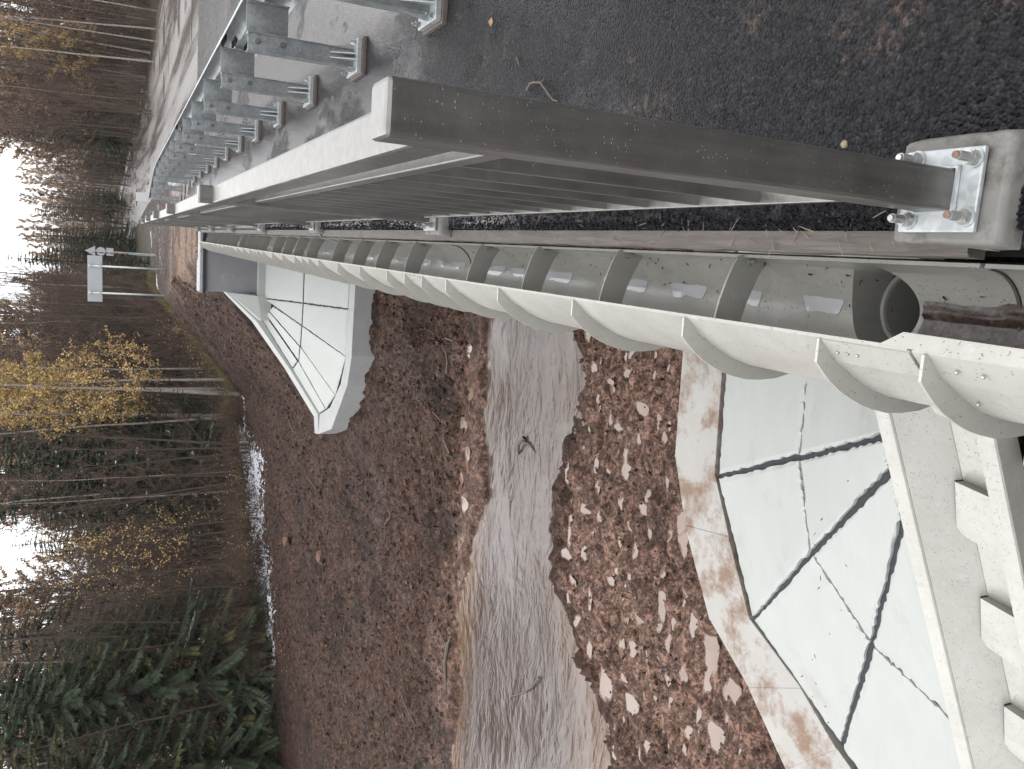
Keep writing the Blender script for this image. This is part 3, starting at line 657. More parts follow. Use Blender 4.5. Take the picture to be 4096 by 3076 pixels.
# pine needles, straw and bits blown onto the deck edge, the gutter and the paving
n = 170; yy = 1.05+rng.random(n)**1.5*6; P0 = np.c_[.07+.10*rng.random(n), yy, np.where(rng.random(n) < .5, -.058, -.066)]; a = rng.random(n)*6.28
sel = P0[:, 0] < .118; P0[sel, 2] = -.074
mg = None
def litter(P0, ang, L, r, name, mat):
    D0 = np.c_[np.cos(ang), np.sin(ang), rng.normal(0, .12, len(P0))]
    n_ = len(P0); side = np.c_[-np.sin(ang), np.cos(ang), np.zeros(n_)]*r[:, None]; A_ = P0-D0*L[:, None]/2; B_ = P0+D0*L[:, None]/2+side*2
    mid = (A_+B_)/2+np.array([0, 0, .003]); Vv = np.stack([A_-side, A_+side, mid-side, mid+side, B_-side*.4, B_+side*.4, mid+np.array([0, 0, .002])], 1).reshape(-1, 3)
    Fa = []
    for k in range(n_): o_ = 7*k; Fa += [(o_, o_+2, o_+3, o_+1), (o_+2, o_+4, o_+5, o_+3)]
    return obj(name, Vv, Fa, mat, kind='stuff')
litter(P0, a, .012+.045*rng.random(n), .0007+.0008*rng.random(n), 'needle_litter', 'straw')
n = 60; yy = .9+rng.random(n)*4; a1 = -1.5+1.2*rng.random(n); litter(np.c_[-.088+.1385*np.cos(a1), yy, -.345+.1385*np.sin(a1)+.002], rng.random(n)*6.28, .006+.014*rng.random(n), .001+.002*rng.random(n), 'dark_litter', 'darkbark')
n = 22; u_ = rng.random(n); v_ = rng.random(n); Pn = [np.array(q) for q in ((-.66, 2.5, -1.5), (-1.95, 2.9, -2.19), (-3.1, 3.8, -3.03), (-1.68, 5.2, -3.02))]
pp = (Pn[0]*(1-u_)[:, None]+Pn[1]*u_[:, None])*(1-v_)[:, None]+(Pn[3]*(1-u_)[:, None]+Pn[2]*u_[:, None])*v_[:, None]
litter(pp+np.array([0, 0, .05]), rng.random(n)*6.28, .010+.02*rng.random(n), .0015+.002*rng.random(n), 'dark_litter', 'darkbark')

# ------------------------------------------------------------------ pedestrian railing
RL = thing('pedestrian_railing', 'wet grey steel pedestrian railing with square posts along the deck edge', 'railing')
PX0, PX1 = .150, .230; POST_Y = [1.156+3.0*k for k in range(7)]
bpost = B(); bpost.rbox(-.04, .04, -.04, .04, .0, 1.13, .008); me_post = bpost.mesh('post', 'rail')
bpl = B(); bpl.rbox(-.080, .080, -.090, .080, -.012, .0, .003); me_plate = bpl.mesh('base_plate', 'plate')
def weld():
    b = B(); e = .043
    b.tube([(-e, -e, .003), (e, -e, .003), (e, e, .003), (-e, e, .003), (-e, -e, .003)], .006, 6); return b.mesh('weld_bead', 'plate')
me_weld = weld()
def pad_mesh(seed):
    n = 34; Vv = []; hx, hy = .107, .121; Fa = []
    for a in range(n+1):
        for c in range(n+1):
            u, v = 2*a/n-1, 2*c/n-1; w1 = fbm(np.array(u*2.2+seed*7.1), np.array(v*2.2+3), 4); w2 = fbm(np.array(u*9+seed), np.array(v*9+5), 3)
            e = max(abs(u), abs(v)); k_ = 1+.06*float(w1)
            rc = max(0, (abs(u)**20+abs(v)**20)**(1/20)-.95)/.10                      # rounded shoulders
            Vv.append((hx*u*k_, hy*v*k_, .028-.058*min(1, rc)**1.7*1.0-.004*e+.005*float(w1)*(1 if e > .75 else .2)+.004*float(w2)))
    for a in range(n):
        for c in range(n): k0 = a*(n+1)+c; Fa.append((k0, k0+n+1, k0+n+2, k0+1))
    rim = [a*(n+1) for a in range(n)]+[n*(n+1)+c for c in range(n)]+[a*(n+1)+n for a in range(n, 0, -1)]+[c for c in range(n, 0, -1)]
    k1 = len(Vv); Vv += [(Vv[q][0]*1.02, Vv[q][1]*1.02, -.035) for q in rim]; Fa += [(rim[q], k1+q, k1+(q+1) % len(rim), rim[(q+1) % len(rim)]) for q in range(len(rim))]
    me = bpy.data.meshes.new('grout_pad'); me.from_pydata(Vv, [], Fa); me.materials.append(MT['plinth']); me.polygons.foreach_set('use_smooth', [True]*len(me.polygons)); me.update()
    bm = bmesh.new(); bm.from_mesh(me); bmesh.ops.recalc_face_normals(bm, faces=bm.faces[:]); bm.to_mesh(me); bm.free(); return me
me_pad = [pad_mesh(s) for s in (1, 2, 3)]
bs = B(); bs.tube([(0, 0, 0), (0, 0, .050), (0, 0, .056)], [.0082, .0082, .0066], 12); me_stud = bs.mesh('stud', 'bolt')
for k in range(10): pass
bn = B(); bn.ngon(0, 0, .0148, .003, .018, 6, .3); bn.ngon(0, 0, .0125, .018, .024, 12); me_nut = bn.mesh('nut', 'bolt')
bw = B(); bw.ngon(0, 0, .019, .0, .003, 18); me_wash = bw.mesh('washer', 'plate')
br = B(); br.ngon(0, 0, .0070, .0562, .0568, 10); me_rust = br.mesh('stud_end', 'rust')
bt = B()
for q in range(9): bt.ngon(0, 0, .0092, .0255+q*.003, .0265+q*.003, 12)
me_thread = bt.mesh('thread', 'bolt')
for k, py in enumerate(POST_Y):
    p = link('post', me_post, RL, (.19, py, 0))
    link('base_plate', me_plate, p); link('weld_bead', me_weld, p)
    link('grout_pad', me_pad[k % 3], p, (.003, -.012, -.0415))
    for (dx, dy) in ((.058, -.072), (.062, .054), (-.052, -.072), (-.056, .054)):
        link('stud', me_stud, p, (dx, dy, 0)); link('nut', me_nut, p, (dx, dy, 0), random.random()*2); link('washer', me_wash, p, (dx, dy, .0002))
        if k < 3: link('thread', me_thread, p, (dx, dy, 0))
        if dy < 0: link('stud_end', me_rust, p, (dx, dy, 0))
bal = B(); bal.box(-.015, .015, -.010, .010, .058, .845); me_bal = bal.mesh('baluster', 'rail')
me_tabs = B().box(-.006, .006, -.09, .09, .855, .885).mesh('bracket', 'rail')
for k in range(6):
    y0, y1 = POST_Y[k], POST_Y[k+1]
    b = B(); b.rbox(PX0+.001, PX1-.001, y0+.0402, y1-.0402, .995, 1.068, .007); b.obj('handrail', 'rail', RL)
    b = B(); b.rbox(.17, .21, y0+.085, y1-.085, .845, .885, .004); b.obj('middle_rail', 'rail', RL)
    b = B(); b.rbox(.17, .21, y0+.085, y1-.085, .040, .058, .003); b.obj('bottom_rail', 'rail', RL)
    for yy in (y0, y1):
        s = 1 if yy == y0 else -1
        b = B(); b.box(.183, .197, min(yy+s*.039, yy+s*.092), max(yy+s*.039, yy+s*.092), .856, .876); b.obj('bracket', 'rail', RL)
        b = B(); b.box(.183, .197, min(yy+s*.039, yy+s*.092), max(yy+s*.039, yy+s*.092), .042, .055); b.obj('bracket', 'rail', RL)
    for q in range(12):
        yy = y0+.215+q*.2345
        if yy < y1-.12: link('baluster', me_bal, RL, (.19, yy, 0))

# ------------------------------------------------------------------ guardrail
GR = thing('guardrail', 'galvanised W-beam guardrail on bolted posts between the walkway and the road', 'guardrail')
GY_ = [4.34+1.58*k for k in range(-1, 14)]
def gx_at(y): return float(np.interp(y, [0, 20.5, 22, 23.5, 26, 27.5], [0, 0, -.03, -.16, -.50, -.75]))
b = B(); b.rbox(1.226, 1.334, -.003, .003, .0, .70, .0012); b.box(1.220, 1.2262, -.018, .076, .0, .70); b.box(1.3338, 1.34, -.018, .076, .0, .70); me_gp = b.mesh('post', 'galv')
b = B(); b.rbox(1.175, 1.40, -.11, .17, -.033, .0, .004); me_gb = b.mesh('base_plate', 'plate')
b = B(); b.rbox(1.160, 1.415, -.122, .185, -.062, -.034, .004); me_gs = b.mesh('shim_plate', 'rustplate')
b = B(); b.prism([(-.003, .0), (-.085, .0), (-.075, .03), (-.012, .16), (-.003, .16)], -.004, .004, 'x'); me_rib = b.mesh('stiffener', 'plate')
b = B(); b.prism([(0, 0), (.030, 0), (.030, .03), (.0, .14)], -.004, .004, 'y'); me_gus = b.mesh('gusset', 'plate')
b = B(); b.box(1.30, 1.545, .078, .084, .43, .70); b.box(1.539, 1.545, .030, .078, .43, .70); me_sp = b.mesh('spacer', 'galv')
bh = B(); bh.prism([(.011*math.cos(math.pi/3*k), .011*math.sin(math.pi/3*k)) for k in range(6)], -.022, -.008, 'y'); bh.prism([(.019*math.cos(math.pi/8*k), .019*math.sin(math.pi/8*k)) for k in range(16)], -.0085, -.004, 'y'); me_hb2 = bh.mesh('bolt', 'darkbolt')
for k, gy0 in enumerate(GY_):
    dx = gx_at(gy0)
    p = link('post', me_gp, GR, (dx, gy0, 0))
    link('base_plate', me_gb, p); link('shim_plate', me_gs, p); link('spacer', me_sp, p)
    for xx in (1.262, 1.298): link('stiffener', me_rib, p, (xx, 0, .0))
    link('gusset', me_gus, p, (1.34, -.006, 0)); g2 = link('gusset', me_gus, p, (1.22, .006, 0), math.pi)
    for zz in (.635, .475): link('bolt', me_hb2, p, (1.285, 0, zz))
    for (xx, y2) in ((1.20, -.08), (1.375, -.08), (1.20, .14), (1.375, .14)):
        link('anchor_nut', me_nut, p, (xx, y2, .0)); link('washer', me_wash, p, (xx, y2, .0002)); link('stud', me_stud, p, (xx, y2, 0), 0, .8)
BP = [(1.553, .722), (1.560, .728), (1.578, .705), (1.634, .672), (1.636, .628), (1.566, .588), (1.562, .530), (1.636, .488), (1.634, .446), (1.578, .413), (1.560, .390), (1.553, .394)]
th = .004; BPo = [(x_+th*1.3, z_) for x_, z_ in BP]
def beam(y0, y1, off):
    n = max(1, int((y1-y0)/.5)); Vv = []; Fa = []; m = len(BP)
    for i in range(n+1):
        yy = y0+(y1-y0)*i/n; dx = gx_at(yy)+off
        Vv += [(x_+dx, yy, z_) for x_, z_ in BP]+[(x_+dx, yy, z_) for x_, z_ in BPo]
    for i in range(n):
        a, c = i*2*m, (i+1)*2*m
        for q in range(m-1): Fa += [(a+q, a+q+1, c+q+1, c+q), (a+m+q, c+m+q, c+m+q+1, a+m+q+1)]
        Fa += [(a, c, c+m, a+m), (a+m-1, a+2*m-1, c+2*m-1, c+m-1)]
    return obj('beam', Vv, Fa, 'galv', GR, smooth=False)
cuts = [1.0, 7.45, 13.9, 20.3, 26.9]
for k in range(4):
    bo = beam(cuts[k]-(.16 if k else 0), cuts[k+1]+.16*(k < 3), .0055*(k % 2))
    if k < 3:
        for yy in (cuts[k+1]-.1, cuts[k+1]-.03, cuts[k+1]+.05, cuts[k+1]+.12):
            for (xx, zz) in ((1.60, .688), (1.603, .608), (1.603, .508), (1.60, .43)):
                bb = B(); bb.tube([(xx-.045, yy, zz), (xx+.005, yy, zz)], .011, 6); bb.obj('splice_bolt', 'black', bo)
sb = B(); sb.rbox(.86, 1.11, 27.0, 27.02, .66, 1.05, .004); w2 = thing('marker_board', 'small white rectangular board standing at the end of the guardrail', 'sign')
o = sb.obj('panel', 'white', w2); b = B(); b.tube([(.985, 27.04, -.1), (.985, 27.04, .95)], .025, 8); b.obj('post', 'signpost', w2)

# ------------------------------------------------------------------ composite gutter
GT = thing('drainage_gutter', 'long beige-grey composite drainage gutter with curved ribs hung along the deck edge', 'gutter')
CX, CZ, R = -.088, -.345, .142
inner = [(.054, -.315)]+[(CX+R*math.cos(a), CZ+R*math.sin(a)) for a in np.linspace(0, -math.pi, 25)]+[(-.223, -.30), (-.205, -.22), (-.170, -.16), (-.131, -.121)]
outer = [(-.140, -.119), (-.194, -.180), (-.229, -.241), (-.252, -.285), (-.269, -.325), (-.285, -.38), (-.293, -.438), (-.286, -.50), (-.262, -.555), (-.22, -.60), (-.15, -.632), (-.07, -.64), (.0, -.615), (.05, -.56), (.070, -.48), (.072, -.40), (.064, -.318)]
sect = inner+outer
def tray(y0, y1, k):
    b = B(); n = max(2, int((y1-y0)/.4)); Vv = []; m = len(sect); Fa = []
    for i in range(n+1):
        yy = y0+(y1-y0)*i/n
        Vv += [(x_, yy, z_) for x_, z_ in sect]
    for i in range(n):
        for q in range(m): q2 = (q+1) % m; Fa.append((i*m+q, i*m+q2, (i+1)*m+q2, (i+1)*m+q))
    Fa += [tuple(range(m))[::-1], tuple(range(n*m, n*m+m))]
    return Vv, Fa
joints = [-.3, 1.262, 4.71, 7.92, 11.16, 14.38, 17.6, 20.1]
for k in range(len(joints)-1):
    Vv, Fa = tray(joints[k]+.006, joints[k+1]-.006, k)
    o = obj('tray_section', Vv, Fa, 'gutter', GT)
    if k == 1:                                                    # cut the outlet hole through the tray
        bm = bmesh.new(); bm.from_mesh(o.data); bmesh.ops.recalc_face_normals(bm, faces=bm.faces[:]); bm.to_mesh(o.data); bm.free()
        cb = B(); cb.ngon(-.062, 1.655, .115, -.9, -.30, 48); cut = cb.obj('cutter', 'inner')
        md = o.modifiers.new('cut', 'BOOLEAN'); md.object = cut; md.operation = 'DIFFERENCE'; md.solver = 'EXACT'
        bpy.context.view_layer.update()
        me2 = bpy.data.meshes.new_from_object(o.evaluated_get(bpy.context.evaluated_depsgraph_get()))
        o.modifiers.clear(); o.data = me2; bpy.data.objects.remove(cut)
    sm = o.data
    ang = sm.polygons; ang.foreach_set('use_smooth', [abs(p.normal.y) < .5 for p in ang])
    if hasattr(sm, 'set_sharp_from_angle'): sm.set_sharp_from_angle(angle=math.radians(40))
ob = B(); ob.tube([(-.062, 1.655, -.60), (-.062, 1.655, -1.25)], .124, 32, False)
ob.obj('outlet_pipe', 'inner', GT, smooth=True)
ob = B(); ob.add([( -.062+r_*math.cos(a), 1.655+r_*math.sin(a), z_) for r_, z_ in ((.1165, -.60), (.107, -.604), (.104, -.612), (.104, -.95)) for a in np.linspace(0, 2*math.pi, 32, endpoint=False)],
       [(r_*32+k, r_*32+(k+1) % 32, (r_+1)*32+(k+1) % 32, (r_+1)*32+k) for r_ in range(3) for k in range(32)]); ob.obj('outlet_collar', 'gutter', GT)
ob = B(); ob.ngon(-.062, 1.655, .12, -.90, -.88, 24); ob.obj('outlet_fill_disc', 'inner', GT)  # flat disc added to close the outlet and lighten its dark inside
ribo = [(-.142, -.112), (-.201, -.113), (-.225, -.138), (-.248, -.165), (-.272, -.20), (-.293, -.242), (-.311, -.285), (-.324, -.331), (-.334, -.386), (-.3345, -.442), (-.329, -.508), (-.313, -.565), (-.27, -.632), (-.19, -.685), (-.08, -.70), (.02, -.675)]
ribi = [(-.138, -.125), (-.160, -.16), (-.18, -.19), (-.20, -.22), (-.215, -.25), (-.235, -.28), (-.25, -.31), (-.26, -.345), (-.27, -.39), (-.275, -.44), (-.27, -.49), (-.25, -.545), (-.21, -.59), (-.15, -.61), (-.07, -.62), (0, -.60)]
ribY, strapY = [], []
for base in (-1.91+.0, 1.32-.0, 4.55, 7.76, 10.99, 14.21, 17.42):
    for d, s in ((0, 0), (.32, 0), (.70, 1), (1.39, 1), (2.07, 1), (2.79, 1)):
        yv = base+d
        if base == 1.32: yv = {0: 1.22, .32: 1.52, .70: 2.07, 1.39: 2.77, 2.07: 3.47, 2.79: 4.15}[d]
        if base < 0: yv = yv-.0
        if .2 < yv < 20.0:
            ribY.append(yv)
            if s: strapY.append(yv)
rb = B(); rb.strip(ribo, ribi, -.004, .004); me_rb = rb.mesh('rib', 'gutter')
for yv in ribY: link('rib', me_rb, GT, (0, yv, 0))
so = [(.060, -.305), (.050, -.294), (.026, -.28), (-.004, -.267), (-.033, -.257), (-.079, -.242), (-.127, -.232), (-.19, -.226)]
si = [(.066, -.45), (.050, -.424), (.025, -.40), (-.004, -.383), (-.036, -.37), (-.083, -.35), (-.133, -.335), (-.195, -.325)]
st = B(); st.strip(so, si, -.004, .004); me_st = st.mesh('cross_strap', 'gutter')
bb = B(); bb.tube([(.042, -.012, -.335), (.042, -.02, -.335)], .012, 6); bb.tube([(.042, -.004, -.335), (.042, -.034, -.335)], .006, 8); me_sb = bb.mesh('strap_bolt', 'bolt')
for yv in strapY:
    s_ = link('cross_strap', me_st, GT, (0, yv, 0)); link('strap_bolt', me_sb, s_)
for yj in joints[1:-1]:                                            # sealed joints and lap plates with rivets
    n = 24; A = [(CX+(R-.0015)*math.cos(a), CZ+(R-.0015)*math.sin(a)) for a in np.linspace(.0, -math.pi, n)]; C_ = [(CX+(R-.004)*math.cos(a), CZ+(R-.004)*math.sin(a)) for a in np.linspace(.0, -math.pi, n)]
    jb = B(); jb.strip(A, C_, yj-.004, yj+.004); jb.obj('joint_seal', 'rustplate' if yj < 2 else 'bitumen', GT)
    yj = 1.36 if yj < 2 else yj
    lp = B(); off = [(x_-.004*1.0, z_+.003) for x_, z_ in outer[:8]]; lp.strip(off, [(x_+.002, z_-.002) for x_, z_ in outer[:8]], yj-.10, yj+.17); lp.obj('lap_plate', 'gutter', GT)
def rivet(yv, q):
    p0, p1 = outer[q], outer[q+1]; x_, z_ = (p0[0]+p1[0])/2-.0045, (p0[1]+p1[1])/2+.0035
    nv = Vector((p1[1]-p0[1], 0, -(p1[0]-p0[0]))).normalized(); nv = nv if nv.x < 0 else -nv
    r = B(); r.tube([Vector((x_, yv, z_)), Vector((x_, yv, z_))+nv*.0025, Vector((x_, yv, z_))+nv*.004], [.0052, .0045, .002], 10); r.obj('rivet', 'bolt', GT, smooth=True)
for yj in (1.36, 4.71, 7.92):
    for d in (.065, .095, .125): rivet(yj+d, 0)
    for d, q in ((-.26, 0), (-.20, 0), (-.18, 2), (-.14, 3), (-.115, 3)): rivet(yj+d, q)
lip = B(); lip.add([(-.134, 1.345, -.1185), (-.100, 1.29, -.1275), (-.112, .2, -.128), (-.150, .2, -.1185), (-.134, 1.345, -.1245), (-.100, 1.29, -.1335), (-.112, .2, -.134), (-.150, .2, -.1245)],
    [(0, 3, 2, 1), (4, 5, 6, 7), (0, 1, 5, 4), (1, 2, 6, 5), (2, 3, 7, 6), (3, 0, 4, 7)]); lip.obj('rim_flange', 'gutter', GT)
# glossy white strips along the bottom of the trays, broken up bay by bay
strip_runs = []; yy = 1.80; ir = random.Random(3)
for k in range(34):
    L = ir.choice((.08, .16, .30, .42, .22)); strip_runs.append((yy, yy+L)); yy += L+ir.uniform(.03, .30)
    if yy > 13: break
for k, (a_, c_) in enumerate(strip_runs):
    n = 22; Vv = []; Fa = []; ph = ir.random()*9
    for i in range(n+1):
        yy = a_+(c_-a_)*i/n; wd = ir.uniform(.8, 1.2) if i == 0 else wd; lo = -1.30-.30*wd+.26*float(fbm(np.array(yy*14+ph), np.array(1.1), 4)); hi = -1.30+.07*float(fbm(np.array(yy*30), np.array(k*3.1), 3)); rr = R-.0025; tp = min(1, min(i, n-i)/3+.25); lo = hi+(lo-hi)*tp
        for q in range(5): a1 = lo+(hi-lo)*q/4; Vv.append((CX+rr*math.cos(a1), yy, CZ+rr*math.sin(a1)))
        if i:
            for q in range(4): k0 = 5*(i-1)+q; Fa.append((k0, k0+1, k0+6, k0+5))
    struct(obj('gutter_strip', Vv, Fa, 'pale_strip', smooth=True))
Vv = []; Fa = []; n = 40; mS = 14                                 # silt washed against the seam
for i in range(n+1):
    yy = .35+(1.525-.35)*i/n
    for q in range(mS+1):
        a1 = -math.pi*.5+(.36+.55*float(fbm(np.array(yy*7.0), np.array(2.2), 4)))*(q/mS); a1 = a1 if q else -math.pi*.78
        rr = R-.0015-.006*math.sin(math.pi*q/mS)*(1+float(fbm(np.array(yy*15), np.array(q*.7), 3)))
        Vv.append((CX+rr*math.cos(a1), yy, CZ+rr*math.sin(a1)))
    if i:
        for q in range(mS): k0 = (i-1)*(mS+1)+q; Fa.append((k0, k0+1, k0+mS+2, k0+mS+1))
obj('silt', Vv, Fa, 'sediment', smooth=True, kind='stuff')

# ------------------------------------------------------------------ road signs seen from behind
sg = thing('road_sign', 'wide blank-backed rectangular road sign on two grey posts at the embankment crest', 'road sign', (-1.9, 35.07, -.4))
b = B(); b.rbox(-.86, .87, -.012, .012, 2.48, 2.98, .005); b.obj('panel', 'sign', sg)
for xx in (-.52, .49):
    b = B(); b.tube([(xx, -.045, -.5), (xx, -.045, 2.95)], .035, 10); pp = b.obj('post', 'signpost', sg, smooth=True)
    for zz in (2.56, 2.88): c = B(); c.box(xx-.06, xx+.06, -.085, -.012, zz-.02, zz+.02); c.obj('clamp', 'signpost', pp)
s2 = thing('road_sign', 'stacked triangular, round and square sign plates seen from behind on one post', 'road sign', (-1.06, 44, -.1))
b = B(); b.prism([(-.26, 2.64), (.22, 2.64), (-.02, 3.08)], -.01, .01, 'y'); b.obj('triangle_plate', 'sign', s2)
b = B(); b.prism([(-.02+.2*math.cos(math.pi/12*k), 2.40+.2*math.sin(math.pi/12*k)) for k in range(24)], -.01, .01, 'y'); b.obj('round_plate', 'sign', s2)
b = B(); b.rbox(-.2, .16, -.01, .01, 1.86, 2.17, .003); b.obj('square_plate', 'sign', s2)
b = B(); b.tube([(-.02, .04, -.4), (-.02, .04, 2.95)], .03, 8); b.obj('post', 'signpost', s2)
mp = thing('striped_pole', 'thin orange and black striped pole beside the stacked sign plates', 'pole', (-1.12, 43.2, 1.1))
for k in range(14):
    b = B(); b.tube([(0, 0, .11*k+.01), (0, 0, .11*k+.12)], .024, 8); b.obj('band', 'orange' if k % 2 else 'black', mp)
b = B(); b.tube([(0, 0, -1.4), (0, 0, .02)], .02, 8); b.obj('shaft', 'signpost', mp)

# ------------------------------------------------------------------ small loose things
def stick(pts, r, label, mat='stick', extra=()):
    t = thing('stick', label, 'stick'); b = B(); n = len(pts); b.tube(pts, [r*(1-.5*i/(n-1)) for i in range(n)], 6); b.obj('stem', mat, t)
    for e in extra: b = B(); b.tube(e, [r*.7]+[r*.4]*(len(e)-1), 5); b.obj('side_twig', mat, t)
    return t
za = -.050
stick([(.68, 3.18, za), (.70, 3.14, za+.006), (.70, 3.11, za+.006), (.69, 3.05, za+.004), (.64, 2.98, za+.004), (.61, 2.94, za), (.60, 2.90, za)], .006, 'forked brown twig lying on the wet asphalt behind the first post', extra=[[(.69, 3.05, za), (.70, 3.02, za+.006)]])
stick([(.83, 3.30, za), (.79, 3.27, za)], .005, 'short straight twig on the wet asphalt near the forked twig')
stick([(-2.62, 10.72, -3.97), (-2.75, 10.82, -3.93), (-2.92, 10.92, -3.99)], .035, 'dark snag sticking out of the river with a pale side branch', 'stick', extra=[[(-2.69, 10.75, -3.95), (-2.68, 10.56, -3.97), (-2.76, 10.39, -4.0)]])
stick([(-5.9, 9.67, -3.97), (-6.15, 9.85, -3.95), (-6.36, 10.09, -3.96), (-6.66, 10.53, -3.98)], .018, 'long thin curved branch lying in the river shallows')
stick([(-6.9, 12.95, -3.88), (-7.3, 12.95, -3.84), (-7.8, 12.85, -3.86)], .04, 'dark curved branch stranded along the river bank', extra=[[(-7.0, 12.95, -3.86), (-6.8, 13.3, -3.80)], [(-7.0, 12.95, -3.86), (-6.7, 12.8, -3.86)]])
gz = lambda x_, y_: float(ground(x_, y_))
for k, (x0, y0, ang, L, m) in enumerate([(-3.5, 13.2, 1.0, 1.1, 'straw'), (-2.1, 13.6, .3, .5, 'straw'), (-1.5, 13.4, 1.5, .8, 'stick'), (-8.6, 20.3, .9, .9, 'stick'), (-6.5, 21.5, 1.3, .7, 'stick'), (-5.6, 24.6, 1.4, .9, 'straw'), (-9.5, 14.6, .6, 1.0, 'stick'), (-5.7, 16.0, .2, .5, 'straw')]):
    pts = [(x0+math.cos(ang)*L*s, y0+math.sin(ang)*L*s, gz(x0+math.cos(ang)*L*s, y0+math.sin(ang)*L*s)+.03) for s in (0, .35, .7, 1)]
    tg = stick(pts, .018, 'bare broken stick lying on the dug-over earth of the far bank', m); tg['group'] = 'sticks on the far bank'
def stone(x_, y_, z_, r, label, mat='stone', seed=1):
    random.seed(seed); bm = bmesh.new(); bmesh.ops.create_icosphere(bm, subdivisions=2, radius=r)
    for v in bm.verts: v.co *= random.uniform(.82, 1.1); v.co.z *= .7
    me = bpy.data.meshes.new('stone'); bm.to_mesh(me); bm.free(); me.materials.append(MT[mat])
    o = bpy.data.objects.new('stone', me); COL.objects.link(o); o.location = (x_, y_, z_); return tag(o, label, 'stone')
stone(.312, 1.46, -.053, .0095, 'small pale pebble on the asphalt just behind the first railing post')
stone(-4.42, 4.85, gz(-4.42, 4.85)+.03, .10, 'grey stone in a hollow of the mud beside the toe kerb', 'plinth', 4)
stone(-8.2, 20.9, gz(-8.2, 20.9)+.08, .2, 'flat brown stone half sunk in the earth of the far bank', 'clod', 9)
stone(-9.0, 24.5, gz(-9, 24.5)+.08, .17, 'flat brown-grey rock on the dark earth below the forest edge', 'clod', 12)
lf = B(); lf.add([(1.02, 3.62, -.055), (1.045, 3.64, -.050), (1.06, 3.615, -.054), (1.035, 3.59, -.052)], [(0, 1, 2, 3)]); tag(lf.obj('fallen_leaf', 'leafy'), 'small orange-brown leaf lying on the asphalt near the guardrail post', 'leaf')
# clods and stones over the dug earth
n = 26000; cx_ = -.2-13*rng.random(n)**1.15; cy_ = 13+17*rng.random(n); keep = ~((cy_ > 17) & (cy_ < 20.9) & (cx_ > -4.9)) & ~((cy_ > 20) & (cx_ > -1.4)); cx_, cy_ = cx_[keep], cy_[keep]; n = len(cx_)
crumb_mesh(np.c_[cx_, cy_, ground(cx_, cy_)+.01], .012+.055*rng.random(n)**4, 'earth_clods', 'clod')
n = 7000; cx_ = .3-7.5*rng.random(n); cy_ = 5.2+4.2*rng.random(n); keep = (cy_ > np.interp(cx_, [-4.35, -3.63, -2.9, -1.66, 1.6], [2.3, 4.3, 5.35, 6.0, 6.05])) & (cy_ < np.interp(cx_, RN[:, 0], RN[:, 1]))
for (px, py, la, lb) in PUDDLES: keep &= ((cx_-px)/(la*1.7))**2+((cy_-py)/(lb*1.9))**2 > 1
cx_, cy_ = cx_[keep], cy_[keep]; n = len(cx_)
crumb_mesh(np.c_[cx_, cy_, ground(cx_, cy_)+.004], .006+.030*rng.random(n)**4, 'mud_clods', 'clod')

# ------------------------------------------------------------------ trees
def pyr(P, D, L, Rr):
    """thin 3-sided spikes: base P, direction D, length L, radius Rr -> verts, faces"""
    n = len(P); D = D/np.linalg.norm(D, axis=1, keepdims=True)
    a = np.cross(D, np.array([.31, .22, .92])[None]); a /= np.linalg.norm(a, axis=1, keepdims=True)+1e-9; bq = np.cross(D, a)
    V = np.zeros((n, 4, 3))
    for k in range(3):
        t = 2*math.pi*k/3; V[:, k] = P+(a*math.cos(t)+bq*math.sin(t))*Rr[:, None]
    V[:, 3] = P+D*L[:, None]
    Fq = np.array([(0, 1, 3), (1, 2, 3), (2, 0, 3)]); Fa = (Fq[None]+4*np.arange(n)[:, None, None]).reshape(-1, 3)
    return V.reshape(-1, 3), Fa
def mesh_np(name, parts, mat, smooth=False):
    off = 0; Vs = []; Fs = []
    for V, Fa in parts: Vs.append(V); Fs.append(np.asarray(Fa)+off); off += len(V)
    V = np.concatenate(Vs); Fa = np.concatenate(Fs); k = Fa.shape[1]
    me = bpy.data.meshes.new(name); me.vertices.add(len(V)); me.vertices.foreach_set('co', V.ravel())
    me.loops.add(Fa.size); me.loops.foreach_set('vertex_index', Fa.ravel().astype(np.int32)); me.polygons.add(len(Fa))
    me.polygons.foreach_set('loop_start', np.arange(0, Fa.size, k, dtype=np.int32)); me.update(calc_edges=True); me.materials.append(MT[mat]); return me
def quads(C, U, Wv):
    V = np.stack([C-U, C-Wv, C+U, C+Wv], 1).reshape(-1, 3); return V, np.arange(len(C)*4).reshape(-1, 4)
def unit(v): return v/(np.linalg.norm(v, axis=-1, keepdims=True)+1e-9)
